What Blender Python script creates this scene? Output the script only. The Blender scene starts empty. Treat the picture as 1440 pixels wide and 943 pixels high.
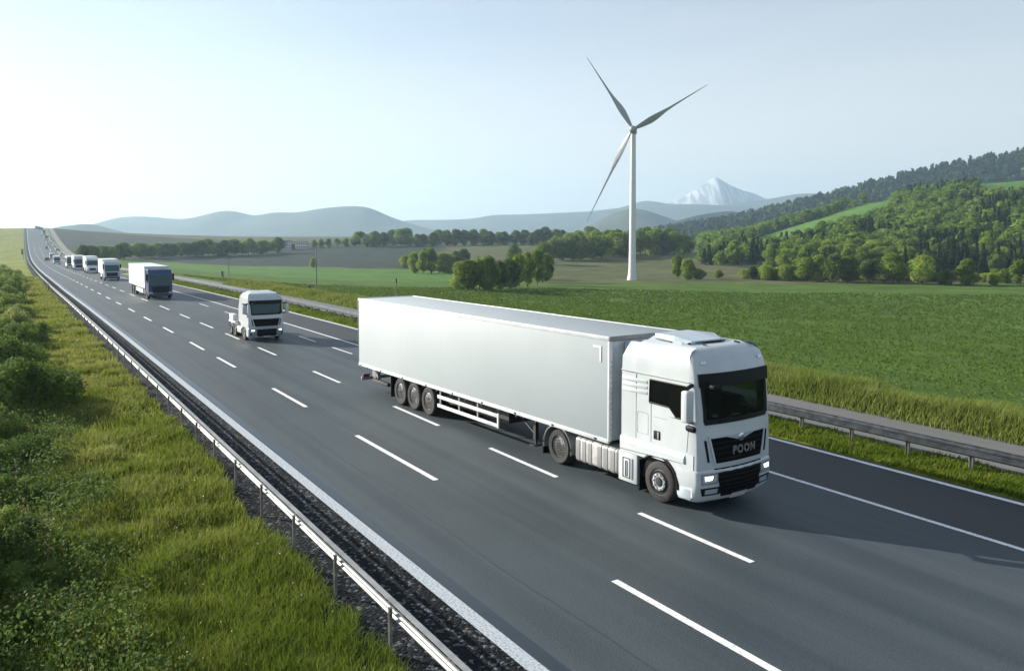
import bpy, bmesh, math, random
import numpy as np
from mathutils import Vector, Matrix
SC = bpy.context.scene
COL = SC.collection
RNG = np.random.default_rng(7)
random.seed(7)
rad = math.radians

# ------------------------------------------------------------------ camera (photo px frame 1440 x 943)
FPX, CAMH, PHI, HOR = 1150.0, 6.6, rad(3), 330.0
SH = 471.5 - FPX*math.tan(PHI) - HOR
cam = bpy.data.objects.new('camera', bpy.data.cameras.new('camera')); COL.objects.link(cam)
cam.location = (0, 0, CAMH); cam.rotation_euler = (rad(90) - PHI, 0, 0)
cam.data.sensor_width = 36; cam.data.lens = 36*FPX/1440; cam.data.shift_y = -SH/1440
cam.data.clip_start = 0.1; cam.data.clip_end = 40000
SC.camera = cam
TH = math.atan2(720, FPX/math.cos(PHI))          # heading of the motorway, west of the view axis
CT, ST = math.cos(TH), math.sin(TH)

def ray(px, py):
    u = (px-720)/FPX; w = -(py-471.5+SH)/FPX
    return (u, math.cos(PHI)+w*math.sin(PHI), -math.sin(PHI)+w*math.cos(PHI))
def project(x, y, z):
    z = z-CAMH
    zc = y*math.cos(PHI)-z*math.sin(PHI); yc = y*math.sin(PHI)+z*math.cos(PHI)
    zc = np.where(zc < 0.5, 0.5, zc)
    return 720+FPX*x/zc, 471.5-SH-FPX*yc/zc

# ------------------------------------------------------------------ land form
ZQ = np.array([-400, -50, 60, 110, 160, 220, 300, 380, 450, 520, 600, 680, 760, 840, 900, 950, 1000, 1080, 1200, 1400, 2000, 9000.])
ZV = np.array([0, 0, 0, -0.3, -1.1, -2.2, -3.4, -4.2, -4.4, -3.9, -2.0, 1.2, 5.5, 10.0, 12.7, 13.4, 12.9, 10.5, 7.0, 5.0, 3.0, 3.0])
def zprof(q):
    q = np.asarray(q, float)
    return (np.interp(q-25, ZQ, ZV)+2*np.interp(q, ZQ, ZV)+np.interp(q+25, ZQ, ZV))/4
def off(q):
    q = np.asarray(q, float)
    return 15.0*np.clip((q-110)/800, 0, 1.6)**1.2
def to_xy(q, p):
    p = p+off(q)
    return CT*p-ST*q, ST*p+CT*q
def to_qp(x, y):
    q = -ST*x+CT*y; p = CT*x+ST*y
    return q, p-off(q)
def vnoise(x, y, seed=0):
    xi = np.floor(x).astype(np.int64); yi = np.floor(y).astype(np.int64)
    fx = x-xi; fy = y-yi; fx = fx*fx*(3-2*fx); fy = fy*fy*(3-2*fy)
    def h(a, b):
        n = (a*374761393+b*668265263+seed*1442695041) & 0x7fffffff
        n = ((n ^ (n >> 13))*1274126177) & 0x7fffffff
        return ((n ^ (n >> 16)) & 0xffff)/65535.0
    return (h(xi, yi)*(1-fx)+h(xi+1, yi)*fx)*(1-fy)+(h(xi, yi+1)*(1-fx)+h(xi+1, yi+1)*fx)*fy
def fbm(x, y, o=4, seed=0):
    a, s, t = 1.0, 0.0, 0.0
    for k in range(o):
        s = s+a*vnoise(x*2**k+17.3*k, y*2**k-9.1*k, seed+k); t += a; a *= .5
    return s/t
HA_PX = np.array([-3000, 980, 1040, 1080, 1130, 1200, 1250, 1300, 1380, 1440, 1600, 1900, 2400, 4000.])
HA_ROW = np.array([347, 347, 341, 333, 318, 299, 289, 279, 267, 262, 251, 242, 238, 238.])
def hillA(x, y):
    yy = np.maximum(y, 1.0)
    px = 720+FPX*x/yy
    top = (330-np.interp(px, HA_PX, HA_ROW))/FPX*850+6.6
    top = np.maximum(top+8, 0)*np.clip((px-960)/80, 0, 1)
    t = np.clip((y-375)/(860-375), 0, 1); t = t*t*(3-2*t)*.55+t*.45
    back = np.clip((y-860)/500, 0, 1)
    lump = 1+.12*(fbm(x/90, y/90, 3, 5)-.5)
    return np.where(y > 0, top*t*lump*(1-.8*back), 0)
def height(q, p):
    q = np.asarray(q, float); p = np.asarray(p, float)
    x, y = to_xy(q, p)
    zr = zprof(q)
    d = np.maximum(p-28, 0)
    rise = .024*np.maximum(y-420, 0); rise = np.minimum(rise, 13+0*rise)
    right = zr*np.exp(-d/130)-12.4*(1-np.exp(-d/85))+rise*(1-np.exp(-d/60))+hillA(x, y)
    right = right+(fbm(x/60, y/60, 3, 2)-.5)*np.clip(d/60, 0, 1)*1.6
    l = np.maximum(4.4-p, 0)
    left = zr-np.minimum(.03*l, .5)+(fbm(x/3.1, y/3.1, 3, 3)-.5)*.35*np.clip(l/2, 0, 1)+(fbm(x/80, y/80, 2, 9)-.5)*np.clip((l-30)/80, 0, 1)*3
    left = left+(fbm(x/.8, y/.8, 2, 4)-.5)*.16*np.clip(l/1.5, 0, 1)
    return np.where(p > 16, right, left)
def road_cut(p):
    return np.where((p > 4.6) & (p < 21.35) | (p > 23.6) & (p < 27.6), -.14, 0.0)
def surf(q, p):                                   # what one stands on
    return np.where((p > 4.45) & (p < 27.9), zprof(q), height(q, p))
def hit(px, py):
    d = ray(px, py); t = np.geomspace(8, 6000, 9000)
    x, y, z = d[0]*t, d[1]*t, CAMH+d[2]*t
    q, p = to_qp(x, y)
    below = z < surf(q, p)
    i = int(np.argmax(below)) if below.any() else len(t)-1
    return float(x[i]), float(y[i]), float(surf(q[i], p[i]))

# ------------------------------------------------------------------ materials
def new_mat(name):
    m = bpy.data.materials.new(name); m.use_nodes = True
    nt = m.node_tree
    return m, nt, nt.nodes['Principled BSDF']
def N(nt, t, **kw):
    n = nt.nodes.new(t)
    for k, v in kw.items():
        if k in n.inputs: n.inputs[k].default_value = v
        else: setattr(n, k, v)
    return n
def noise_mat(name, a, b, scale=5, rough=.6, metal=0., bump=0., bscale=None, coords='Object', detail=5, stretch=None, spec=.5, coat=0., lo=.35, hi=.65):
    m, nt, bs = new_mat(name)
    tc = N(nt, 'ShaderNodeTexCoord'); src = tc.outputs[coords]
    if stretch:
        mp = N(nt, 'ShaderNodeMapping'); mp.inputs['Scale'].default_value = stretch
        nt.links.new(src, mp.inputs['Vector']); src = mp.outputs[0]
    nz = N(nt, 'ShaderNodeTexNoise', Scale=scale, Detail=detail); nt.links.new(src, nz.inputs['Vector'])
    cr = N(nt, 'ShaderNodeValToRGB'); cr.color_ramp.elements[0].color = (*a, 1); cr.color_ramp.elements[1].color = (*b, 1)
    cr.color_ramp.elements[0].position = lo; cr.color_ramp.elements[1].position = hi
    nt.links.new(nz.outputs['Fac'], cr.inputs['Fac']); nt.links.new(cr.outputs[0], bs.inputs['Base Color'])
    bs.inputs['Roughness'].default_value = rough; bs.inputs['Metallic'].default_value = metal
    bs.inputs['Specular IOR Level'].default_value = spec; bs.inputs['Coat Weight'].default_value = coat
    if bump:
        n2 = N(nt, 'ShaderNodeTexNoise', Scale=bscale or scale*4, Detail=4); nt.links.new(src, n2.inputs['Vector'])
        bp = N(nt, 'ShaderNodeBump', Strength=bump, Distance=.05); nt.links.new(n2.outputs['Fac'], bp.inputs['Height'])
        nt.links.new(bp.outputs[0], bs.inputs['Normal'])
    return m
def flat(name, c, rough=.5, metal=0., **k):
    return noise_mat(name, tuple(v*.88 for v in c), tuple(min(v*1.08, 1) for v in c), k.pop('scale', 3), rough, metal, **k)
def leaf_mat(name, stops, scale=.5, trans=.35, objrand=.35, attr=None):
    m, nt, bs = new_mat(name)
    out = nt.nodes['Material Output']
    tc = N(nt, 'ShaderNodeNewGeometry'); nz = N(nt, 'ShaderNodeTexNoise', Scale=scale, Detail=3)
    nt.links.new(tc.outputs['Position'], nz.inputs['Vector'])
    cr = N(nt, 'ShaderNodeValToRGB'); e = cr.color_ramp.elements
    while len(e) < len(stops): e.new(.5)
    for i, (pos, c) in enumerate(stops): e[i].position = pos; e[i].color = (*c, 1)
    fac = nz.outputs['Fac']
    if attr:
        at = N(nt, 'ShaderNodeAttribute', attribute_name=attr)
        mx = N(nt, 'ShaderNodeMath', operation='MULTIPLY_ADD'); mx.inputs[1].default_value = .5
        nt.links.new(at.outputs['Fac'], mx.inputs[0])
        m2 = N(nt, 'ShaderNodeMath', operation='MULTIPLY'); m2.inputs[1].default_value = .55
        nt.links.new(fac, m2.inputs[0]); nt.links.new(m2.outputs[0], mx.inputs[2]); fac = mx.outputs[0]
    if objrand:
        oi = N(nt, 'ShaderNodeObjectInfo')
        ma = N(nt, 'ShaderNodeMath', operation='MULTIPLY_ADD'); ma.inputs[1].default_value = objrand; 
        sb = N(nt, 'ShaderNodeMath', operation='SUBTRACT'); sb.inputs[1].default_value = objrand*.5
        nt.links.new(oi.outputs['Random'], ma.inputs[0]); nt.links.new(fac, ma.inputs[2]); nt.links.new(ma.outputs[0], sb.inputs[0]); fac = sb.outputs[0]
    nt.links.new(fac, cr.inputs['Fac'])
    bs.inputs['Roughness'].default_value = .65; bs.inputs['Specular IOR Level'].default_value = .1
    nt.links.new(cr.outputs[0], bs.inputs['Base Color'])
    tr = N(nt, 'ShaderNodeBsdfTranslucent'); nt.links.new(cr.outputs[0], tr.inputs['Color'])
    mx = N(nt, 'ShaderNodeMixShader'); mx.inputs[0].default_value = trans
    nt.links.new(bs.outputs[0], mx.inputs[1]); nt.links.new(tr.outputs[0], mx.inputs[2]); nt.links.new(mx.outputs[0], out.inputs[0])
    return m
M = {}
M['white'] = noise_mat('white_paint', (.45, .485, .505), (.51, .545, .56), 1.3, .28, coat=.35, spec=.5)
M['trailer'] = noise_mat('trailer_panel', (.345, .385, .405), (.37, .41, .43), .3, .6)
M['whitetrim'] = flat('white_trim', (.64, .66, .67), .4)
M['black'] = flat('black_plastic', (.006, .007, .008), .55, spec=.2)
M['grilleblack'] = flat('grille_black', (.004, .0045, .005), .7, spec=.08)
M['chassis'] = flat('chassis_dark', (.018, .02, .024), .6)
M['rubber'] = noise_mat('tyre_rubber', (.016, .016, .017), (.03, .029, .028), 9, .8, bump=.2)
M['rim'] = noise_mat('rim_steel', (.26, .28, .30), (.42, .44, .46), 7, .45, .4)
M['chrome'] = flat('polished_metal', (.6, .62, .64), .22, .9)
M['alu'] = noise_mat('tank_aluminium', (.40, .39, .38), (.52, .51, .5), 6, .42, .35)
M['grey'] = flat('grey_plastic', (.22, .225, .23), .5)
M['lining'] = flat('cab_lining', (.012, .013, .014), .9, spec=.1)
M['navy'] = noise_mat('navy_paint', (.008, .03, .10), (.012, .04, .13), 2, .3, coat=.4)
M['silver'] = noise_mat('silver_blue_paint', (.36, .42, .47), (.42, .48, .53), 2, .3, .2, coat=.3)
M['steel'] = noise_mat('galvanised_steel', (.07, .08, .095), (.13, .145, .165), 4, .38, .8, bump=.05)
M['railpale'] = noise_mat('pale_guardrail', (.22, .23, .235), (.33, .34, .34), 3, .5, .3)
M['post'] = noise_mat('post_steel', (.16, .15, .14), (.26, .25, .23), 6, .6, .3)
M['paint'] = noise_mat('road_paint', (.45, .46, .47), (.76, .77, .78), 14, .6, detail=8, lo=.3, hi=.5)
M['bark'] = noise_mat('bark', (.05, .04, .03), (.11, .09, .07), 8, .9, bump=.3)
M['turbine'] = flat('turbine_white', (.62, .64, .65), .4)
M['blade'] = flat('turbine_blade_grey', (.30, .315, .325), .45)
M['plaster'] = flat('pale_plaster', (.55, .55, .52), .8)
M['pane'] = flat('window_pane', (.06, .08, .1), .15)
M['rooftile'] = flat('roof_grey', (.2, .2, .2), .7)
M['cream'] = flat('cream_tarpaulin', (.7, .7, .68), .5)
def glass_mat(name, tint, clear):
    m, nt, bs = new_mat(name); out = nt.nodes['Material Output']
    bs.inputs['Base Color'].default_value = (*[(.03 if clear > .5 else .07)*t for t in tint], 1); bs.inputs['Roughness'].default_value = .06
    bs.inputs['Specular IOR Level'].default_value = .35
    tr = N(nt, 'ShaderNodeBsdfTransparent'); tr.inputs[0].default_value = (*tint, 1)
    mx = N(nt, 'ShaderNodeMixShader'); mx.inputs[0].default_value = clear
    nt.links.new(bs.outputs[0], mx.inputs[1]); nt.links.new(tr.outputs[0], mx.inputs[2]); nt.links.new(mx.outputs[0], out.inputs[0])
    return m
M['glass'] = glass_mat('tinted_glass', (.6, .68, .68), .78)
M['darkglass'] = glass_mat('dark_blue_glass', (.25, .9, 1.0), .05)
def lamp_mat():
    m, nt, bs = new_mat('lit_headlamp'); bs.inputs['Base Color'].default_value = (.85, .88, .9, 1); bs.inputs['Roughness'].default_value = .1
    bs.inputs['Emission Color'].default_value = (1, .98, .92, 1); bs.inputs['Emission Strength'].default_value = 1.2
    return m
M['lamp'] = lamp_mat()
M['lens'] = flat('lamp_lens', (.35, .4, .43), .12)

# ------------------------------------------------------------------ mesh helpers
class MB:
    def __init__(s): s.v = []; s.f = []
    def add(s, vs, fs):
        o = len(s.v); s.v += [tuple(v) for v in vs]; s.f += [tuple(i+o for i in f) for f in fs]; return s
    def bm(s, b, mtx=None):
        b.verts.index_update()
        s.add([(mtx @ v.co) if mtx else v.co for v in b.verts], [[v.index for v in f.verts] for f in b.faces]); b.free(); return s
    def box(s, x0, x1, y0, y1, z0, z1, bev=0., seg=2, mtx=None):
        b = bmesh.new(); bmesh.ops.create_cube(b, size=1)
        for v in b.verts: v.co = Vector(((x0+x1)/2+v.co.x*(x1-x0), (y0+y1)/2+v.co.y*(y1-y0), (z0+z1)/2+v.co.z*(z1-z0)))
        if bev: bmesh.ops.bevel(b, geom=b.edges[:], offset=bev, segments=seg, affect='EDGES', profile=.5)
        return s.bm(b, mtx)
    def prism(s, poly, axis, a, b2):               # poly: list of 2-tuples, extruded along axis a..b2
        n = len(poly)
        def P(u, v, w): return {'x': (w, u, v), 'y': (u, w, v), 'z': (u, v, w)}[axis]
        vs = [P(u, v, a) for u, v in poly]+[P(u, v, b2) for u, v in poly]
        fs = [tuple(range(n))[::-1], tuple(range(n, 2*n))]+[(i, (i+1) % n, (i+1) % n+n, i+n) for i in range(n)]
        return s.add(vs, fs)
    def tube(s, pts, r, n=8, r2=None):
        pts = [Vector(p) for p in pts]; rings = []
        for i, p in enumerate(pts):
            d = (pts[min(i+1, len(pts)-1)]-pts[max(i-1, 0)]).normalized()
            a = d.cross(Vector((0, 0, 1))); a = a.normalized() if a.length > .05 else Vector((1, 0, 0)); c = d.cross(a)
            rr = r if r2 is None else r+(r2-r)*i/(len(pts)-1)
            rings.append([p+a*math.cos(t)*rr+c*math.sin(t)*rr for t in [2*math.pi*k/n for k in range(n)]])
        vs = [v for R in rings for v in R]; fs = []
        for i in range(len(pts)-1):
            for k in range(n): fs.append((i*n+k, i*n+(k+1) % n, (i+1)*n+(k+1) % n, (i+1)*n+k))
        fs += [tuple(range(n)), tuple(range((len(pts)-1)*n, len(pts)*n))[::-1]]
        return s.add(vs, fs)
    def lathe(s, prof, c, axis='x', n=32):         # prof: (radius, offset along axis)
        vs, fs = [], []
        for r, o in prof:
            for k in range(n):
                t = 2*math.pi*k/n; a, b = r*math.cos(t), r*math.sin(t)
                vs.append({'x': (c[0]+o, c[1]+a, c[2]+b), 'z': (c[0]+a, c[1]+b, c[2]+o), 'y': (c[0]+a, c[1]+o, c[2]+b)}[axis])
        for i in range(len(prof)-1):
            for k in range(n): fs.append((i*n+k, i*n+(k+1) % n, (i+1)*n+(k+1) % n, (i+1)*n+k))
        if prof[0][0] > 1e-4: fs.append(tuple(range(n)))
        if prof[-1][0] > 1e-4: fs.append(tuple(range((len(prof)-1)*n, len(prof)*n)))
        return s.add(vs, fs)
    def build(s, name, mat, parent=None, smooth=None, loc=None):
        me = bpy.data.meshes.new(name); me.from_pydata(s.v, [], s.f)
        b = bmesh.new(); b.from_mesh(me); bmesh.ops.recalc_face_normals(b, faces=b.faces); b.to_mesh(me); b.free()
        if smooth:
            me.polygons.foreach_set('use_smooth', [True]*len(me.polygons)); me.set_sharp_from_angle(angle=rad(smooth))
        me.materials.append(mat)
        o = bpy.data.objects.new(name, me); COL.objects.link(o)
        if parent: o.parent = parent
        if loc: o.location = loc
        return o
def tag(o, label=None, cat=None, group=None, kind=None):
    if label: o['label'] = label
    if cat: o['category'] = cat
    if group: o['group'] = group
    if kind: o['kind'] = kind
    return o
def empty(name, loc, rz=0, label=None, cat=None, group=None):
    o = bpy.data.objects.new(name, None); COL.objects.link(o); o.location = loc; o.rotation_euler = (0, 0, rz); o.empty_display_size = .1
    return tag(o, label, cat, group)
def np_mesh(name, V, F, mat, parent=None, smooth=False, attrs=None, face_attr=None):
    V = np.asarray(V, np.float32); F = np.asarray(F, np.int32); k = F.shape[1]
    me = bpy.data.meshes.new(name); me.vertices.add(len(V)); me.vertices.foreach_set('co', V.ravel())
    me.loops.add(F.size); me.loops.foreach_set('vertex_index', F.ravel())
    me.polygons.add(len(F)); me.polygons.foreach_set('loop_start', np.arange(0, F.size, k, dtype=np.int32))
    me.polygons.foreach_set('use_smooth', np.full(len(F), smooth, dtype=bool))
    me.update(calc_edges=True)
    for nm, (dom, ty, val) in (attrs or {}).items():
        a = me.attributes.new(nm, ty, dom); a.data.foreach_set('color' if 'COLOR' in ty else 'value', np.asarray(val, np.float32).ravel())
    for m in (mat if isinstance(mat, list) else [mat]): me.materials.append(m)
    o = bpy.data.objects.new(name, me); COL.objects.link(o)
    if parent: o.parent = parent
    return o
def children(o): return [c for c in COL.objects if c.parent == o]
def copy_tree(o, kids, parent=None):
    c = o.copy(); COL.objects.link(c)
    if parent: c.parent = parent
    for ch in kids.get(o.name, []): copy_tree(ch, kids, c)
    return c
def kid_map(root):
    m = {}
    def rec(o):
        m[o.name] = list(o.children)
        for c in o.children: rec(c)
    rec(root); return m

# ------------------------------------------------------------------ sky, sun
SUN_AZ, SUN_EL = -66.0, 21.0                       # azimuth from the view axis (+Y), clockwise positive
sd = Vector((math.sin(rad(SUN_AZ))*math.cos(rad(SUN_EL)), math.cos(rad(SUN_AZ))*math.cos(rad(SUN_EL)), math.sin(rad(SUN_EL))))
W = bpy.data.worlds.new('World'); SC.world = W; W.use_nodes = True
nt = W.node_tree; bg = nt.nodes['Background']
sky = nt.nodes.new('ShaderNodeTexSky'); sky.sky_type = 'NISHITA'; sky.sun_disc = False
sky.sun_elevation = rad(SUN_EL); sky.sun_rotation = rad(SUN_AZ); sky.air_density = 1.0; sky.dust_density = .35; sky.ozone_density = 2.0
mxs = nt.nodes.new('ShaderNodeMix'); mxs.data_type = 'RGBA'; mxs.inputs['Factor'].default_value = .42     # thin even veil of high cloud
tcs = nt.nodes.new('ShaderNodeTexCoord'); nzs = nt.nodes.new('ShaderNodeTexNoise'); nzs.inputs['Scale'].default_value = 2.2; nzs.inputs['Detail'].default_value = 5
mps = nt.nodes.new('ShaderNodeMapping'); mps.inputs['Scale'].default_value = (1, 1, 7); nt.links.new(tcs.outputs['Generated'], mps.inputs[0]); nt.links.new(mps.outputs[0], nzs.inputs['Vector'])
mrs = nt.nodes.new('ShaderNodeMapRange'); mrs.inputs[1].default_value = .3; mrs.inputs[2].default_value = .7; mrs.inputs[3].default_value = .36; mrs.inputs[4].default_value = .48
nt.links.new(nzs.outputs['Fac'], mrs.inputs[0]); mrs.inputs[3].default_value = -.05; mrs.inputs[4].default_value = .05
sps = nt.nodes.new('ShaderNodeSeparateXYZ'); nt.links.new(tcs.outputs['Generated'], sps.inputs[0])   # the veil is thicker low in the sky
mr2 = nt.nodes.new('ShaderNodeMapRange'); mr2.interpolation_type = 'SMOOTHSTEP'; mr2.inputs[1].default_value = .0; mr2.inputs[2].default_value = .38; mr2.inputs[3].default_value = .78; mr2.inputs[4].default_value = .24
nt.links.new(sps.outputs[2], mr2.inputs[0]); ads = nt.nodes.new('ShaderNodeMath'); nt.links.new(mr2.outputs[0], ads.inputs[0]); nt.links.new(mrs.outputs[0], ads.inputs[1]); nt.links.new(ads.outputs[0], mxs.inputs['Factor'])
mxs.inputs['B'].default_value = (7.8, 7.75, 7.5, 1); nt.links.new(sky.outputs[0], mxs.inputs['A']); nt.links.new(mxs.outputs['Result'], bg.inputs[0]); bg.inputs[1].default_value = .060
sl = bpy.data.lights.new('sun', 'SUN'); sl.energy = 5.0; sl.angle = rad(.5); sl.color = (1, .93, .80)
so = bpy.data.objects.new('sun', sl); COL.objects.link(so); so.rotation_euler = sd.to_track_quat('Z', 'Y').to_euler()
SC.view_settings.view_transform = 'Standard'; SC.view_settings.look = 'None'; SC.view_settings.gamma = 1
SC.view_settings.exposure = 1.22; SC.view_settings.use_curve_mapping = False
SC.cycles.max_bounces = 7; SC.cycles.transparent_max_bounces = 24; SC.cycles.volume_bounces = 0

# ------------------------------------------------------------------ ground
def strip_grid(qs, ps): 
    Q, P = np.meshgrid(qs, ps, indexing='ij'); n, m = len(qs), len(ps)
    i = np.arange(n*m).reshape(n, m)
    F = np.stack([i[:-1, :-1], i[1:, :-1], i[1:, 1:], i[:-1, 1:]], -1).reshape(-1, 4)[:, ::-1]
    return Q.ravel(), P.ravel(), F
def poly_mask(px, py, poly):
    c = np.zeros(px.shape, bool); n = len(poly)
    for i in range(n):
        x1, y1 = poly[i]; x2, y2 = poly[(i+1) % n]
        if y1 == y2: continue
        t = ((y1 > py) != (y2 > py)) & (px < (x2-x1)*(py-y1)/(y2-y1)+x1)
        c ^= t
    return c
qs = np.concatenate([np.arange(-220, -10, 15), np.arange(-10, 70, .5), np.arange(70, 200, 2.5), np.arange(200, 1100, 7), np.geomspace(1100, 6600, 40)])
ps = np.concatenate([-np.geomspace(4000, 12, 60), np.arange(-11, 4.2, .5), [4.4, 4.7, 12, 21.3, 21.45, 22.4, 23.45, 23.65, 25.5, 27.5, 27.75], np.arange(28.5, 60, 1.5), np.geomspace(60, 1000, 150), np.geomspace(1030, 5000, 30)])
Q, P, F = strip_grid(qs, ps)
Z = height(Q, P); Z = np.where((P > 4.42) & (P < 28), zprof(Q), Z)+road_cut(P)
X, Y = to_xy(Q, P)
ppx, ppy = project(X, Y, Z)
# land cover: verge grass, crop, heath, ploughed soil, meadow, wood floor
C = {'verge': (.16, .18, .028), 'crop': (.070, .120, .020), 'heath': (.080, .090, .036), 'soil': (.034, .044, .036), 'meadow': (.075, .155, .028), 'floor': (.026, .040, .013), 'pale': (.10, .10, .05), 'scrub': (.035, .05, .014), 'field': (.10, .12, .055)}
col = np.zeros((len(Q), 3)); col[:] = C['verge']
jit = (fbm(X/25, Y/25, 3, 21)-.5)*30
rt = P > 28.2
bY = np.interp(ppx, [100, 280, 420, 560, 640, 2000], [330, 300, 255, 275, 300, 318])
col[rt] = C['crop']
soft = rt & (Y > bY+jit*.1) & (Y < 1200); col[soft] = C['heath']
hp = soft & (fbm(X/40, Y/14, 3, 33) > .56); col[hp] = C['pale']
gs = soft & (ppx < 650) & (ppx > 60) & (Y < 420+jit); col[gs] = C['meadow']
so_ = soft & (ppx < 620+jit) & (Y > 430+jit) & (Y < 800); col[so_] = C['soil']
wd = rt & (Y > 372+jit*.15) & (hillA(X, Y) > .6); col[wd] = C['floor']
MEADOW = [(1040, 343), (1090, 326), (1150, 308), (1210, 288), (1262, 276), (1245, 292), (1195, 309), (1140, 326), (1085, 338)]
MEADOW2 = [(1370, 266), (1390, 248), (1480, 242), (1480, 264), (1410, 268)]
md = wd & (poly_mask(ppx, ppy, MEADOW) | poly_mask(ppx, ppy, MEADOW2)) & (Y > 400); col[md] = C['meadow']
far = rt & (Y > 1000) & ~wd; col[far] = C['scrub']
lf = P < 4.4
sc = lf & (P < 1.6-1.5*(fbm(Q/6, P/6, 2, 8)-.5)*2) & (Q < 260); col[sc] = C['scrub']
fl = lf & (P < -14) & (Q > 170); col[fl] = C['field']
col *= (.85+.3*fbm(X/9, Y/9, 3, 40))[:, None]
gm, nt, bs = new_mat('ground_cover')
at = N(nt, 'ShaderNodeAttribute', attribute_name='cover')
ge = N(nt, 'ShaderNodeNewGeometry')
n1 = N(nt, 'ShaderNodeTexNoise', Scale=1.7, Detail=8, Roughness=.7); nt.links.new(ge.outputs['Position'], n1.inputs['Vector'])
n0 = N(nt, 'ShaderNodeTexNoise', Scale=.12, Detail=5); nt.links.new(ge.outputs['Position'], n0.inputs['Vector'])
ad = N(nt, 'ShaderNodeMath', operation='ADD'); nt.links.new(n1.outputs['Fac'], ad.inputs[0]); nt.links.new(n0.outputs['Fac'], ad.inputs[1])
mr = N(nt, 'ShaderNodeMapRange'); mr.inputs[1].default_value = .6; mr.inputs[2].default_value = 1.4; mr.inputs[3].default_value = .55; mr.inputs[4].default_value = 1.5
nt.links.new(ad.outputs[0], mr.inputs[0])
mv = N(nt, 'ShaderNodeVectorMath', operation='SCALE'); nt.links.new(at.outputs['Color'], mv.inputs[0]); nt.links.new(mr.outputs[0], mv.inputs['Scale'])
nt.links.new(mv.outputs[0], bs.inputs['Base Color']); bs.inputs['Roughness'].default_value = .95; bs.inputs['Specular IOR Level'].default_value = .1
bp = N(nt, 'ShaderNodeBump', Strength=.9, Distance=.25); nt.links.new(n1.outputs['Fac'], bp.inputs['Height']); nt.links.new(bp.outputs[0], bs.inputs['Normal'])
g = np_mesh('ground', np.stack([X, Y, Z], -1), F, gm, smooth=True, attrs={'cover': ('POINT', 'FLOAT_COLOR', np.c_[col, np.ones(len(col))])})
tag(g, kind='structure')

# ------------------------------------------------------------------ motorway
def q_steps(a, b):
    s = np.concatenate([np.arange(-200, 60, 4), np.arange(60, 300, 5), np.arange(300, 1250, 9)])
    s = s[(s > a+.01) & (s < b-.01)]
    return np.concatenate([[a], s, [b]])
def sheets(name, pieces, mat, kind='structure', thick=0.):   # pieces: (q0,q1,p0,p1,dz)
    VV, FF, UV, n = [], [], [], 0
    for q0, q1, p0, p1, dz in pieces:
        Q, P, F = strip_grid(q_steps(q0, q1), np.array([p0, p1]))
        x, y = to_xy(Q, P); VV.append(np.stack([x, y, zprof(Q)+dz], -1)); FF.append(F+n); n += len(Q); UV.append(np.stack([Q, P], -1))
    VV = np.concatenate(VV); FF = np.concatenate(FF); UV = np.concatenate(UV)
    o = np_mesh(name, VV, FF, mat, smooth=True)
    uv = o.data.uv_layers.new(name='lane'); uv.data.foreach_set('uv', UV[FF.ravel()].astype(np.float32).ravel())
    return tag(o, kind=kind)
def asphalt(name, a, b, streak=.7, grit=60, rough=.62):
    m, nt, bs = new_mat(name)
    uv = N(nt, 'ShaderNodeUVMap', uv_map='lane')
    def nz(sx, sy, sc, det=4):
        mp = N(nt, 'ShaderNodeMapping'); mp.inputs['Scale'].default_value = (sx, sy, 1); nt.links.new(uv.outputs[0], mp.inputs[0])
        n = N(nt, 'ShaderNodeTexNoise', Scale=sc, Detail=det); nt.links.new(mp.outputs[0], n.inputs['Vector']); return n.outputs['Fac']
    s1 = nz(.012, .55, 2, 5); s2 = nz(1, 1, .25, 4); s3 = nz(1, 1, grit, 2)
    a1 = N(nt, 'ShaderNodeMath', operation='MULTIPLY_ADD'); a1.inputs[1].default_value = streak; nt.links.new(s1, a1.inputs[0])
    a2 = N(nt, 'ShaderNodeMath', operation='MULTIPLY_ADD'); a2.inputs[1].default_value = .3; nt.links.new(s2, a2.inputs[0])
    a3 = N(nt, 'ShaderNodeMath', operation='MULTIPLY'); a3.inputs[1].default_value = .6; nt.links.new(s3, a3.inputs[0])
    nt.links.new(a3.outputs[0], a2.inputs[2]); nt.links.new(a2.outputs[0], a1.inputs[2])
    mr = N(nt, 'ShaderNodeMapRange'); t = (streak+.9)/2; mr.inputs[1].default_value = t-.22; mr.inputs[2].default_value = t+.22
    nt.links.new(a1.outputs[0], mr.inputs[0])
    mx = N(nt, 'ShaderNodeMix', data_type='RGBA'); mx.inputs['A'].default_value = (*a, 1); mx.inputs['B'].default_value = (*b, 1)
    nt.links.new(mr.outputs[0], mx.inputs['Factor']); nt.links.new(mx.outputs['Result'], bs.inputs['Base Color'])
    bs.inputs['Roughness'].default_value = rough; bs.inputs['Specular IOR Level'].default_value = .38
    bp = N(nt, 'ShaderNodeBump', Strength=.5, Distance=.01); nt.links.new(s3, bp.inputs['Height']); nt.links.new(bp.outputs[0], bs.inputs['Normal'])
    return m
QA, QB = -200, 1240
sheets('road', [(QA, QB, 6.6, 21.32, 0.0)], asphalt('asphalt', (.020, .030, .038), (.058, .073, .082), .8, 26))
sheets('road_shoulder', [(QA, QB, 18.05, 21.0, .004)], asphalt('shoulder_asphalt', (.018, .020, .024), (.030, .033, .038), .3))
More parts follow.
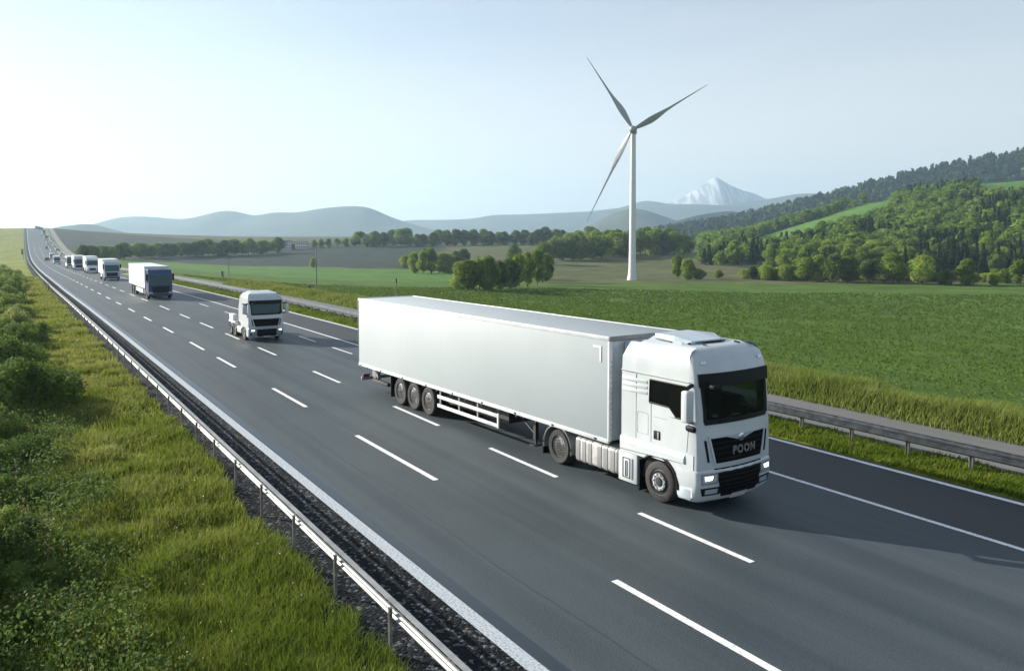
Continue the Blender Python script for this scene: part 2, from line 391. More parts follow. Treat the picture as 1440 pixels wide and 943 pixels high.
def gravel(name, a, b, spk):
    m, nt, bs = new_mat(name)
    uv = N(nt, 'ShaderNodeUVMap', uv_map='lane'); vo = N(nt, 'ShaderNodeTexVoronoi', Scale=16); nt.links.new(uv.outputs[0], vo.inputs['Vector'])
    cr = N(nt, 'ShaderNodeValToRGB'); e = cr.color_ramp.elements; e[0].color = (*a, 1); e[0].position = .0; e[1].color = (*b, 1); e[1].position = .8
    e.new(.9).color = (*spk, 1)
    sx = N(nt, 'ShaderNodeSeparateColor'); nt.links.new(vo.outputs['Color'], sx.inputs[0]); nt.links.new(sx.outputs[0], cr.inputs[0])
    nt.links.new(cr.outputs[0], bs.inputs['Base Color']); bs.inputs['Roughness'].default_value = .9; bs.inputs['Specular IOR Level'].default_value = .12
    bp = N(nt, 'ShaderNodeBump', Strength=.8, Distance=.03, invert=True); nt.links.new(vo.outputs['Distance'], bp.inputs['Height']); nt.links.new(bp.outputs[0], bs.inputs['Normal'])
    return m
sheets('gravel_strip', [(QA, QB, 4.45, 6.72, -.02)], gravel('dark_gravel', (.004, .0055, .008), (.011, .013, .016), (.10, .11, .12)))
m_edge = noise_mat('edge_paint', (.16, .19, .22), (.44, .48, .52), 22, .6, detail=8, coords='UV', lo=.3, hi=.55)
sheets('edge_line', [(QA, QB, 6.60, 6.88, .008)], m_edge)
sheets('tar_seam', [(QA, QB, 6.92, 7.16, .006)], flat('tar', (.012, .022, .034), .35))
D1 = [(8-8, 12-8.2), (8.0, 11.95), (19.5, 25.3), (30.55, 35.06), (41.7, 45.7), (49.1, 53.2)]+[(59+9.4*k, 63+9.4*k) for k in range(60)]
D2 = [(-6, -1), (2.4, 6.2), (11.15, 14.6), (18.0, 21.6), (25.1, 28.9), (34.8, 38.5), (44.8, 48.5), (53, 56.7), (60.5, 65), (69, 73.2), (78.3, 83.6)]+[(91+9.4*k, 95.5+9.4*k) for k in range(56)]
sheets('lane_marking', [(a, b, 9.70, 9.86, .008) for a, b in D1]+[(a, b, 12.62, 12.77, .008) for a, b in D2]+[(a, b, 16.35, 16.47, .008) for a, b in [(43, 46.2), (49.2, 52.5), (60, 63.5), (70, 73.5), (80, 84)]]
       +[(QA, QB, 17.95, 18.10, .008)], M['paint'])
sheets('shoulder_line', [(QA, QB, 20.98, 21.17, .009)], M['paint'])
sheets('service_path', [(QA, QB, 23.55, 27.6, 0.0)], asphalt('path_asphalt', (.10, .10, .098), (.16, .16, .156), .3, 40, .85))
random.seed(3)
cr = []
for p0, a, b in ((9.92, 14, 42), (8.35, 8, 48), (12.5, 30, 60)):     # tar-filled joints wandering along the lanes
    pts = [(q, p0+.10*math.sin(q*.21+p0)+.03*math.sin(q*1.3)) for q in np.arange(a, b, 1.0)]
    for (qa, pa), (qb, pb) in zip(pts[:-1], pts[1:]): cr.append((qa, qb, (pa+pb)/2-.012, (pa+pb)/2+.012, .003))
sheets('road_joint', cr, flat('joint_tar', (.022, .026, .03), .5))

# ------------------------------------------------------------------ guardrails
def sweep(q0, q1, prof, step=2.0, closed=True):    # prof: (dp, z) loop
    qq = np.concatenate([np.arange(q0, min(q1, 60), step), np.arange(60, q1, 6.)]) if q1 > 60 else np.arange(q0, q1+.01, step)
    n = len(prof); V, Fc = [], []
    for q in qq:
        x, y = to_xy(np.full(n, q), np.array([a for a, _ in prof])); z = float(zprof(q))
        V += [(float(x[i]), float(y[i]), z+prof[i][1]) for i in range(n)]
    for k in range(len(qq)-1):
        for i in range(n if closed else n-1): Fc.append((k*n+i, k*n+(i+1) % n, (k+1)*n+(i+1) % n, (k+1)*n+i))
    if closed: Fc += [tuple(range(n)), tuple(range((len(qq)-1)*n, len(qq)*n))[::-1]]
    return V, Fc
def wbeam(p0, sgn, zc, hs=1.):
    a = [(u*hs, v*hs) for u, v in [(0, -.16), (.03, -.155), (.075, -.11), (.075, -.06), (.02, -.02), (.02, .02), (.075, .06), (.075, .11), (.03, .155), (0, .16)]]
    return [(p0+sgn*u, zc+v) for u, v in a]+[(p0+sgn*(u-.012), zc+v) for u, v in a[::-1]]
def guardrail(label, p0, sgn, railmat, postmat, q_posts, far_posts, zc, w, top_cap):
    root = empty('guardrail', (float(to_xy(10., p0)[0]), float(to_xy(10., p0)[1]), float(zprof(10.))), -0.0, label, 'guardrail')
    inv = Vector(root.location)
    def put(name, V, Fc, mat, sm=None):
        mb = MB(); mb.add([Vector(v)-inv for v in V], Fc); return mb.build(name, mat, root, sm)
    V, Fc = sweep(-40, 1150, wbeam(p0, sgn, zc, -.0+.5 if top_cap and sgn > 0 else 1.)); put('rail', V, Fc, railmat, 35)
    if top_cap:
        V, Fc = sweep(-40, 1150, [(p0-.03*sgn, zc+.163), (p0-.03*sgn, zc+.18), (p0+.06*sgn, zc+.18), (p0+.06*sgn, zc+.163)]); put('top_rail', V, Fc, railmat)
    for q in q_posts:
        x, y = to_xy(q, p0-sgn*.07); x, y, z = float(x), float(y), float(zprof(q))
        mb = MB(); R_ = Matrix.Translation(Vector((x, y, z))-inv) @ Matrix.Rotation(TH, 4, 'Z')
        mb.box(-w, w, -w, -w+.012, -.2, zc+.12, mtx=R_); mb.box(-w, w, w-.012, w, -.2, zc+.12, mtx=R_); mb.box(-.008, .008, -w+.012, w-.012, -.2, zc+.12, mtx=R_)
        mb.build('post', postmat, root)
    mb = MB()
    for q in far_posts:
        x, y = to_xy(q, p0-sgn*.07); R_ = Matrix.Translation(Vector((float(x), float(y), float(zprof(q))))-inv) @ Matrix.Rotation(TH, 4, 'Z')
        mb.box(-w, w, -w, w, -.2, zc+.12, mtx=R_)
    o = mb.build('distant_post', postmat, root); o['kind'] = 'stuff'
    return root
guardrail('pale guardrail along the grass bank beside the dark gravel strip', 5.12, 1, M['railpale'], M['post'], [2.5*k-5.8 for k in range(60)], [146+4*k for k in range(180)], .62, .026, True)
guardrail('ribbed steel guardrail between grassy verge and service path', 22.75, -1, M['steel'], M['post'], [1.2+1.9*k-6 for k in range(70)], [129+4*k for k in range(180)], .60, .05, True)

# ------------------------------------------------------------------ vehicles
def wheel(parent, x, y, r, w, side, hub=None, front=False, detail=True):
    n = 40 if detail else 16
    s = side                                        # +1: outer face towards +x, -1 towards -x
    t = [(r*.60, -w*.5*s), (r*.9, -w*.5*s), (r*.98, -w*.40*s), (r, -w*.2*s), (r, w*.2*s), (r*.98, w*.40*s), (r*.9, w*.5*s), (r*.64, w*.48*s), (r*.60, w*.40*s)]
    o = MB().lathe(t, (x, y, r), 'x', n).build('wheel', M['rubber'], parent, 40)
    if front: p = [(r*.60, w*.40*s), (r*.56, w*.43*s), (r*.54, w*.30*s), (r*.40, w*.34*s), (r*.36, w*.44*s), (r*.18, w*.47*s), (r*.16, w*.56*s), (0.0001, w*.58*s)]
    else: p = [(r*.60, w*.40*s), (r*.57, w*.44*s), (r*.53, w*.20*s), (r*.47, -w*.05*s), (r*.30, -w*.08*s), (r*.27, w*.12*s), (r*.14, w*.16*s), (.0001, w*.17*s)]
    MB().lathe(p, (x, y, r), 'x', n).build('rim', M['rim'] if not front else M['chassis'], o, 30)
    if detail and front:
        mb = MB()
        mb.lathe([(r*.42, w*.42*s), (r*.42, w*.50*s), (r*.32, w*.52*s), (r*.32, w*.46*s)], (x, y, r), 'x', 40)
        for k in range(10):
            a = 2*math.pi*k/10; mb.lathe([(r*.045, w*.40*s), (r*.045, w*.60*s), (.0001, w*.62*s)], (x, y+r*.37*math.cos(a), r+r*.37*math.sin(a)), 'x', 8)
        mb.build('hub_ring', M['chrome'], o, 30)
    elif detail:
        mb = MB()
        for k in range(10):
            a = 2*math.pi*k/10; mb.lathe([(r*.04, -w*.08*s), (r*.04, w*.08*s), (.0001, w*.09*s)], (x, y+r*.36*math.cos(a), r+r*.36*math.sin(a)), 'x', 8)
        mb.build('wheel_nut', M['chassis'], o, 30)
    return o

class Cab:                                          # lofted cab shell, front towards -Y, near side x = 0
    LV = [(1.08, .00, 0, .10), (1.45, .00, 0, .10), (2.0, .02, 0, .10), (2.2, .04, .0, .10), (2.42, .055, .0, .10), (3.02, .10, .005, .10), (3.13, .11, .01, .10), (3.3, .13, .012, .10), (3.5, .17, .02, .12), (3.72, .26, .06, .15), (3.84, .38, .14, .2), (3.92, .60, .30, .3)]
    def __init__(s, Wd, rear, bulge=.13): s.W, s.rear, s.b = Wd, rear, bulge
    def lev(s, z):
        L = s.LV; k = [np.interp(z, [l[0] for l in L], [l[i] for l in L]) for i in (1, 2, 3)]
        return k
    def fr(s, t, z):                                # front surface depth at lateral t
        sf, inn, r = s.lev(z); tc = s.W/2; hw = s.W/2-inn-r
        u = (t-tc)/hw
        if abs(u) <= 1: return sf-s.b*(1-u*u)
        e = min((abs(t-tc)-hw)/r, 1); return sf+r*(1-math.sqrt(max(1-e*e, 0)))
    def ring(s, z, inset=0):
        sf, inn, r = s.lev(z); inn += inset; sf2 = sf+inset; W_ = s.W; pts = []
        ys = [s.rear-inset, 2.0, 1.62, .95, .68, .36+inset]
        for y in ys: pts.append((inn, y, z))
        for a in (15, 40, 65): pts.append((inn+r-r*math.cos(rad(a)), sf2+r-r*math.sin(rad(a)), z))
        for u in (-1, -.93, -.6, -.2, .2, .6, .93, 1):
            hw = W_/2-inn-r; pts.append((W_/2+u*hw, sf2-s.b*(1-u*u), z))
        n = len(pts)
        left = pts[:9]
        pts += [(W_-x, y, zz) for x, y, zz in left[::-1]]
        return pts
    def shell(s, zs, inset=0., holes=True):
        V, Fc = [], []; R = [s.ring(z, inset) for z in zs]; n = len(R[0])
        for r_ in R: V += r_
        for k in range(len(zs)-1):
            za, zb = zs[k], zs[k+1]; zm = (za+zb)/2
            for i in range(n):
                j = (i+1) % n
                if holes:
                    if 10 <= i <= 15 and 2.2 < zm < 3.3: continue
                    if (2 <= i <= 4 or n-6 <= i <= n-4) and 2.42 < zm < 3.02: continue
                    if (3 <= i <= 4 or n-6 <= i <= n-5) and 2.2 < zm < 2.42: continue
                Fc.append((k*n+i, k*n+j, (k+1)*n+j, (k+1)*n+i))
        Fc.append(tuple(range((len(zs)-1)*n, len(zs)*n)))
        Fc.append(tuple(range(n))[::-1])
        return V, Fc
    def patch(s, poly, offs=-.006, nu=10, nv=4, thick=.03):
        """poly: TL TR BR BL as (t,z); a curved plate lying on the front surface"""
        (a, b, c, d) = [Vector((p[0], p[1])) for p in poly]; V = []
        for lay in (offs, offs+thick):
            for j in range(nv+1):
                for i in range(nu+1):
                    u, v = i/nu, j/nv; q = (a*(1-u)+b*u)*(1-v)+(d*(1-u)+c*u)*v
                    V.append((q.x, s.fr(q.x, q.y)+lay, q.y))
        m = (nu+1)*(nv+1); Fc = []
        for j in range(nv):
            for i in range(nu):
                k = j*(nu+1)+i; Fc += [(k, k+1, k+nu+2, k+nu+1), (m+k, m+k+nu+1, m+k+nu+2, m+k+1)]
        edge = [i for i in range(nu+1)]+[j*(nu+1)+nu for j in range(1, nv+1)]+[nv*(nu+1)+i for i in range(nu-1, -1, -1)]+[j*(nu+1) for j in range(nv-1, 0, -1)]
        for e, f_ in zip(edge, edge[1:]+edge[:1]): Fc.append((e, m+e, m+f_, f_))
        return MB().add(V, Fc)

def text_mesh(txt, size):
    cu = bpy.data.curves.new('lettering', 'FONT'); cu.body = txt; cu.size = size; cu.extrude = .008; cu.align_x = 'CENTER'; cu.align_y = 'CENTER'; cu.space_character = 1.25; cu.offset = .012; cu.resolution_u = 6
    o = bpy.data.objects.new('lettering', cu); COL.objects.link(o); dg = bpy.context.evaluated_depsgraph_get()
    me = o.evaluated_get(dg).to_mesh(); v = [tuple(x.co) for x in me.vertices]; f = [tuple(p.vertices) for p in me.polygons]
    o.evaluated_get(dg).to_mesh_clear(); bpy.data.objects.remove(o); return v, f

def build_cab(root, Wd, rear, body, detail=True, glass='glass', face=None, low=0.):
    """cab and its sub-parts; face: paint of the front"""
    cb = Cab(Wd, rear); mir = lambda t: Wd-t; tc = Wd/2
    zs = [l[0] for l in Cab.LV]
    V, Fc = cb.shell(zs)
    cab = MB().add(V, Fc).build('cab', body, root, 32)
    def put(name, mb, mat, sm=32): return mb.build(name, mat, cab, sm)
    V, Fc = cb.shell(zs[:7], .05); put('lining', MB().add(V, Fc), M['lining'])
    # roof crown and hatch
    put('roof_panel', MB().add([(tc-.95, .9, 3.915), (tc+.95, .9, 3.915), (tc+.95, rear-.05, 3.915), (tc-.95, rear-.05, 3.915), (tc-.7, 1.15, 3.985), (tc+.7, 1.15, 3.985), (tc+.75, rear-.08, 4.02), (tc-.75, rear-.08, 4.02)],
        [(0, 1, 5, 4), (1, 2, 6, 5), (2, 3, 7, 6), (3, 0, 4, 7), (4, 5, 6, 7)]), body, 20)
    put('windscreen', cb.patch([(.17, 3.29), (mir(.17), 3.29), (mir(.26), 2.17), (.26, 2.17)], -.012, 16, 6, .012), M[glass], 40)
    if detail:
        fr_ = [cb.patch([(.14, 3.06), (.22, 3.06), (.30, 2.15), (.21, 2.15)], -.015, 2, 6, .02), cb.patch([(mir(.22), 3.06), (mir(.14), 3.06), (mir(.21), 2.15), (mir(.30), 2.15)], -.015, 2, 6, .02), cb.patch([(.21, 2.26), (mir(.21), 2.26), (mir(.22), 2.14), (.22, 2.14)], -.018, 16, 2, .02)]
        mb = MB(); [mb.add(f.v, f.f) for f in fr_]; put('windscreen_surround', mb, M['black'])
    put('sun_visor', cb.patch([(.08, 3.34), (mir(.08), 3.34), (mir(.10), 3.03), (.10, 3.03)], -.055, 16, 3, .04), M['black'], 40)
    for sx, t0 in ((-1, 0.), (1, Wd)):
        pl = [(1.60, 3.02), (.37, 3.02), (.30, 2.22), (.70, 2.22), (.93, 2.43), (1.62, 2.45)]
        put('side_window', MB().prism(pl, 'x', t0+sx*.006, t0-sx*.008), M[glass], None)
        rim = MB(); n = len(pl)
        for a, b in zip(pl, pl[1:]+pl[:1]):
            A, B_ = Vector((t0+sx*.004, a[0], a[1])), Vector((t0+sx*.004, b[0], b[1])); rim.tube([A, B_], .018, 6)
        put('window_frame', rim, M['black'])
        # the white fillet under the slanted window sill
        put('door_sill', MB().prism([(.93, 2.43), (.70, 2.22), (.95, 2.2), (.95, 2.43)], 'x', t0+sx*.004, t0-sx*.01), body, None)
    # upper grille, lower grille
    fm = face or body
    put('upper_grille', cb.patch([(tc-.98, 1.83), (tc+.98, 1.83), (tc+.80, 1.20), (tc-.80, 1.20)], -.012, 14, 4, .03), M['grilleblack'])
    bz = lambda z: z
    # bumper: its own lofted shell
    BL = [(.30, .09, .05, .22), (.42, .0, .0, .2), (.75, -.05, -.02, .16), (1.04, -.04, -.02, .16), (1.12, .02, .02, .16)]
    bb = Cab(Wd, .66, .13); bb.LV = BL
    V, Fc = [], []
    def bring(z):
        sf, inn, r = bb.lev(z); pts = [(inn, .66, z)]
        for a in (10, 35, 60, 85): pts.append((inn+r-r*math.cos(rad(a)), sf+r-r*math.sin(rad(a)), z))
        hw = Wd/2-inn-r
        for u in (-.9, -.6, -.3, 0, .3, .6, .9): pts.append((tc+u*hw, sf-.13*(1-u*u), z))
        return pts+[(Wd-x, y, zz) for x, y, zz in pts[4::-1]]
    R = [bring(l[0]) for l in BL]; n = len(R[0])
    for r_ in R: V += r_
    for k in range(len(BL)-1):
        for i in range(n-1): Fc.append((k*n+i, k*n+i+1, (k+1)*n+i+1, (k+1)*n+i))
    Fc += [tuple(range(n)), tuple(range((len(BL)-1)*n, len(BL)*n))[::-1]]
    Fc += [tuple(k*n for k in range(len(BL)))+tuple(k*n+n-1 for k in range(len(BL)-1, -1, -1))]
    put('bumper', MB().add(V, Fc), fm, 35)
    put('lower_grille', bb.patch([(tc-.84, 1.09), (tc+.84, 1.09), (tc+.62, .40), (tc-.62, .40)], -.012, 12, 5, .03), M['grilleblack'])
    if detail:
        mb = MB()
        for k in range(6):
            z = .48+.1*k; hwk = .60+.20*(z-.4)/.7; p = bb.patch([(tc-hwk, z+.018), (tc+hwk, z+.018), (tc+hwk, z-.018), (tc-hwk, z-.018)], -.03, 10, 1, .02); mb.add(p.v, p.f)
        put('grille_slat', mb, M['black'], None)
        mb = MB()
        for k in range(4):
            z = 1.30+.13*k; hwk = .80+.15*(z-1.2)/.6; p = cb.patch([(tc-hwk, z+.01), (tc+hwk, z+.01), (tc+hwk, z-.01), (tc-hwk, z-.01)], -.024, 10, 1, .02); mb.add(p.v, p.f)
        put('mesh_bar', mb, M['black'], None)
        mb = MB()
        for A in ([(tc-1.02, 1.87), (tc+1.02, 1.87), (tc+1.0, 1.82), (tc-1.0, 1.82)], [(tc-.82, 1.21), (tc+.82, 1.21), (tc+.80, 1.165), (tc-.80, 1.165)]):
            p = cb.patch(A, -.03, 14, 1, .03); mb.add(p.v, p.f)
        for sg in (-1, 1):
            A = [(tc+sg*1.02, 1.85), (tc+sg*.97, 1.85), (tc+sg*.79, 1.18), (tc+sg*.835, 1.18)]; p = cb.patch(A if sg > 0 else [A[1], A[0], A[3], A[2]], -.03, 1, 5, .03); mb.add(p.v, p.f)
        put('grille_frame', mb, fm)
        mb = MB()
        for A in ([(tc-.55, 1.835), (tc+.55, 1.835), (tc+.14, 1.73), (tc-.14, 1.73)],):
            p = cb.patch(A, -.04, 10, 1, .03); mb.add(p.v, p.f)
        put('chrome_trim', mb, M['silver'])
        v, f_ = text_mesh('POON', .27); s0 = cb.fr(tc, 1.47)
        mb = MB().add([(tc+x*.92+.12, cb.fr(min(max(tc+x*.92+.12, 0), Wd), 1.47)-.035-zz, 1.47+y) for x, y, zz in v], f_); put('lettering', mb, M['chrome'], None)
        b = cb.fr(tc, 1.77)
        put('badge', MB().lathe([(.0001, b-.065), (.075, b-.062), (.10, b-.05), (.105, b-.03)], (tc, 0, 1.765), 'y', 24), M['chrome'], 30)
        mb = MB(); mb.tube([(tc-.045, b-.075, 1.74), (tc, b-.075, 1.80), (tc+.045, b-.075, 1.74)], .008, 6); mb.tube([(tc-.05, b-.07, 1.735), (tc+.05, b-.07, 1.735)], .007, 6); put('badge_emblem', mb, M['grey'])
    for sg in (-1, 1):
        T_ = lambda t: t if sg < 0 else Wd-t
        def quad(pts): q = [(T_(a), z) for a, z in pts]; return q if sg < 0 else [q[1], q[0], q[3], q[2]]
        hs = put('headlight', bb.patch(quad([(.07, 1.0), (.56, 1.0), (.54, .74), (.08, .74)]), -.012, 6, 3, .03), M['grey'])
        if detail:
            bb.patch(quad([(.11, .965), (.52, .965), (.50, .80), (.12, .78)]), -.022, 6, 3, .012).build('headlamp', M['lens'], cab, 32)
            bb.patch(quad([(.16, .945), (.40, .935), (.36, .85), (.17, .84)]), -.030, 5, 2, .01).build('headlamp_bulb', M['lamp'], cab, 32)
            put('fog_light', bb.patch(quad([(.07, .66), (.66, .66), (.64, .47), (.14, .47)]), -.012, 6, 3, .03), M['black'])
            put('fog_lens', bb.patch(quad([(.2, .62), (.55, .62), (.54, .51), (.2, .51)]), -.022, 4, 2, .012), M['lens'])
            put('corner_vent', cb.patch(quad([(.18, 1.78), (.25, 1.78), (.34, 1.26), (.28, 1.26)]), -.008, 2, 4, .02), M['black'])
            put('marker_light', cb.patch(quad([(.22, 3.62), (.38, 3.62), (.38, 3.56), (.22, 3.56)]), -.03, 3, 1, .03), M['chrome'])
        # mirrors
        x0 = T_(-.02); ox = -1 if sg < 0 else 1
        mm = MB().box(min(x0+ox*.14, x0+ox*.38), max(x0+ox*.14, x0+ox*.38), -.02, .20, 2.26, 3.0, .05, 3)
        if detail and glass == 'glass' and sg > 0: continue
        mo = put('mirror', mm, body, 40)
        mb = MB(); mb.tube([(x0-ox*.02, .22, 3.08), (x0+ox*.26, .12, 3.04)], .05, 8); mb.tube([(x0-ox*.02, .22, 2.2), (x0+ox*.2, .14, 2.27)], .045, 8); put('mirror_arm', mb, M['black'])
        if detail: put('mirror_glass', MB().box(min(x0+ox*.17, x0+ox*.35), max(x0+ox*.17, x0+ox*.35), .203, .212, 2.36, 2.9), M['chrome'], None)
    if detail:
        m2 = MB().box(-.05, .02, .08, .38, 1.98, 2.12, .05, 3); put('kerb_mirror', m2, M['black'], 40)
        m3 = MB().box(.2, .42, -.28, -.12, 3.02, 3.12, .03, 2); m3.tube([(.3, .12, 3.2), (.3, -.2, 3.1)], .02, 6); put('front_mirror', m3, M['black'], 40)
        mb = MB()
        for t in (.5, 1.2): mb.tube([(t, cb.fr(t, 2.2)-.03, 2.18), (t+.5, cb.fr(t+.5, 2.3)-.03, 2.30)], .012, 6); 
        put('wiper', mb, M['black'])
    put('number_plate', bb.patch([(tc-.27, .43), (tc+.27, .43), (tc+.27, .29), (tc-.27, .29)], -.03, 3, 1, .02), M['whitetrim'], None)
    return cab, cb

def body_side(x0, sgn, rear, arch_y, r, top, lowz=.36):
    """lower cab side with wheel arch, thickness towards inside"""
    pts = [(.16, lowz+.05), (.14, top), (rear, top), (rear, 1.02), (arch_y+r+.16, 1.02)]
    pts += [(arch_y+r*math.cos(rad(a)), .50+r*math.sin(rad(a))) for a in range(50, 181, 10)]
    pts += [(arch_y-r+.02, lowz+.02)]
    return MB().prism(pts, 'x', x0+sgn*.012, x0-sgn*.07)

WD = 2.62
psi = rad(34.6)
F0 = Vector((4.34, 18.82, 0))
tr = empty('articulated_lorry', F0, psi, 'white articulated lorry with long plain box trailer and lit headlights, nearest on the motorway', 'lorry')
cab, cb = build_cab(tr, WD, 2.15, M['white'])
def P_(name, mb, mat, parent=cab, sm=32): return mb.build(name, mat, parent, sm)
for x0, sg in ((0., -1), (WD, 1)):
    P_('lower_side', body_side(x0, sg, 2.68, 1.30, .68, 1.42), M['white'])
    pts = [(1.30+.68*math.cos(rad(a)), .50+.68*math.sin(rad(a))) for a in range(48, 186, 6)]
    P_('arch_lip', MB().tube([(x0+sg*.0, y, z) for y, z in pts], .045, 8), M['black'])
    # bulged fender above the arch
    P_('fender', MB().add([(x0+sg*.014, .40, 1.40), (x0+sg*.014, 2.66, 1.38), (x0+sg*.05, 2.64, 1.30), (x0+sg*.05, .42, 1.30), (x0+sg*.05, .42, 1.19), (x0+sg*.05, 2.64, 1.10), (x0+sg*.013, .42, 1.16), (x0+sg*.013, 2.66, 1.06)],
        [(0, 1, 2, 3), (3, 2, 5, 4), (4, 5, 7, 6), (0, 3, 4, 6), (1, 7, 5, 2)]), M['white'], sm=20)
    # side fairing behind the cab
    fz = [(1.40, 0), (2.7, 0), (3.12, .01), (3.5, .03), (3.72, .09), (3.86, .2)]
    V = []; Fc = []
    for z, i_ in fz: V += [(x0-sg*(i_+.02), 2.17, z), (x0-sg*(i_+.0), 2.64-(.12 if z > 3.6 else 0), z), (x0-sg*(i_+.10), 2.64-(.12 if z > 3.6 else 0), z), (x0-sg*(i_+.10), 2.17, z)]
    for k in range(len(fz)-1):
        for i in range(4): Fc.append((k*4+i, k*4+(i+1) % 4, (k+1)*4+(i+1) % 4, (k+1)*4+i))
    Fc += [(0, 1, 2, 3), tuple(range((len(fz)-1)*4, len(fz)*4))]
    P_('side_fairing', MB().add(V, Fc), M['white'])
    mb = MB()
    for z in (2.66, 2.8, 2.94): mb.box(min(x0+sg*.012, x0-sg*.02), max(x0+sg*.012, x0-sg*.02), 1.70, 2.60, z-.045, z+.035, .01)
    P_('side_rib', mb, M['white'])
    # door shut lines, handle
    sl_ = MB()
    for a, b in (((1.56, 1.46), (1.56, 2.42)), ((.36, 1.46), (.30, 2.2)), ((2.10, 1.45), (2.10, 3.1))):
        sl_.tube([(x0+sg*.001, a[0], a[1]), (x0+sg*.001, b[0], b[1])], .007, 5)
    sl_.tube([(x0+sg*.003, 2.65, 3.135), (x0+sg*.003-sg*.005, .30, 3.125)], .016, 6)
    sl_.tube([(x0+sg*.001, 1.70, 2.15), (x0+sg*.001, 2.02, 2.15), (x0+sg*.001, 2.04, 2.1), (x0+sg*.001, 2.04, 1.62), (x0+sg*.001, 1.66, 1.62), (x0+sg*.001, 1.66, 2.12), (x0+sg*.001, 1.70, 2.15)], .006, 5)
    sl_.tube([(x0+sg*.001, 1.45, 2.12), (x0+sg*.001, 1.02, 2.12)], .008, 5)
    P_('shut_line', sl_, M['grey'])
    P_('door_handle', MB().box(min(x0+sg*.014, x0-sg*.02), max(x0+sg*.014, x0-sg*.02), 1.24, 1.46, 1.56, 1.78, .012), M['black'])
    P_('handle_grip', MB().box(min(x0+sg*.03, x0), max(x0+sg*.03, x0), 1.26, 1.32, 1.58, 1.76, .01), M['grey'])
    P_('entry_step', MB().box(min(x0+sg*.016, x0-sg*.05), max(x0+sg*.016, x0-sg*.05), .20, .60, .34, .60, .02), M['silver'])
    P_('storage_box', MB().box(min(x0+sg*.012, x0-sg*.35), max(x0+sg*.012, x0-sg*.35), 2.04, 2.74, .24, 1.01, .03), M['white'])
    mb = MB()
    for z0, z1, y0, y1 in ((.36, .86, 2.30, 2.56), (.40, .78, 2.40, 2.46)):
        for a, b in (((y0, z0), (y1, z0)), ((y1, z0), (y1, z1)), ((y1, z1), (y0, z1)), ((y0, z1), (y0, z0))): mb.tube([(x0+sg*.014, a[0], a[1]), (x0+sg*.014, b[0], b[1])], .012, 5)
    for y in (2.18, 2.22): mb.tube([(x0+sg*.014, y, .34), (x0+sg*.014, y, .88)], .008, 5)
    P_('hatch_outline', mb, M['black'])
    P_('wheel_well', MB().prism([(1.30+.66*math.cos(rad(a)), .5+.66*math.sin(rad(a))) for a in range(0, 181, 10)], 'x', x0-sg*.10, x0-sg*.75), M['black'], sm=None)
    P_('rear_flap', MB().box(min(x0-sg*.02, x0-sg*.4), max(x0-sg*.02, x0-sg*.4), 1.98, 2.02, .12, .9), M['black'])
tc = WD/2
# roof spoiler hatch with rubber edge
hp_ = [(tc-.72, .80), (tc+.42, .80), (tc+.60, 1.20), (tc+.62, 2.1), (tc-.66, 2.1), (tc-.80, 1.3)]
V = [(x, y, 3.93) for x, y in hp_]+[(x*.96+tc*.04, y+.03, 4.0 if y < 1 else (4.09 if y < 1.5 else 4.08)) for x, y in hp_]
P_('roof_hatch', MB().add(V, [(0, 1, 7, 6), (1, 2, 8, 7), (2, 3, 9, 8), (3, 4, 10, 9), (4, 5, 11, 10), (5, 0, 6, 11), (6, 7, 8, 9, 10, 11)]), M['silver'], sm=15)
mb = MB(); mb.tube([(tc-.80, .84, 3.95), (tc+.46, .78, 3.95)], .022, 6); mb.tube([(tc-.88, 1.3, 3.95), (tc-.80, 2.05, 3.96)], .02, 6); mb.tube([(tc-.5, .62, 3.93), (tc-.5, .52, 3.90)], .03, 6); mb.tube([(tc+.62, .62, 3.93), (tc+.72, .52, 3.90)], .03, 6)
P_('roof_trim', mb, M['black'])
# interior
P_('dashboard', MB().box(.2, WD-.2, .22, .62, 1.6, 2.14, .08), M['lining'])
for t in (.62, 1.95):
    mb = MB().box(t-.26, t+.26, 1.2, 1.4, 1.7, 2.75, .08); mb.box(t-.26, t+.26, .85, 1.35, 1.6, 1.8, .06); P_('seat', mb, M['chassis'])
mb = MB(); cpt = Vector((.62, .74, 2.2)); mb.tube([cpt+Vector((.22*math.cos(a), .07*math.sin(a), .2*math.sin(a))) for a in np.linspace(0, 2*math.pi, 20)], .018, 6); P_('steering_wheel', mb, M['grey'])
mb = MB(); mb.box(1.0, 1.14, .40, .5, 2.15, 2.21, .02); mb.box(1.62, 1.9, .36, .44, 2.145, 2.165); P_('papers', mb, M['whitetrim'], sm=None)
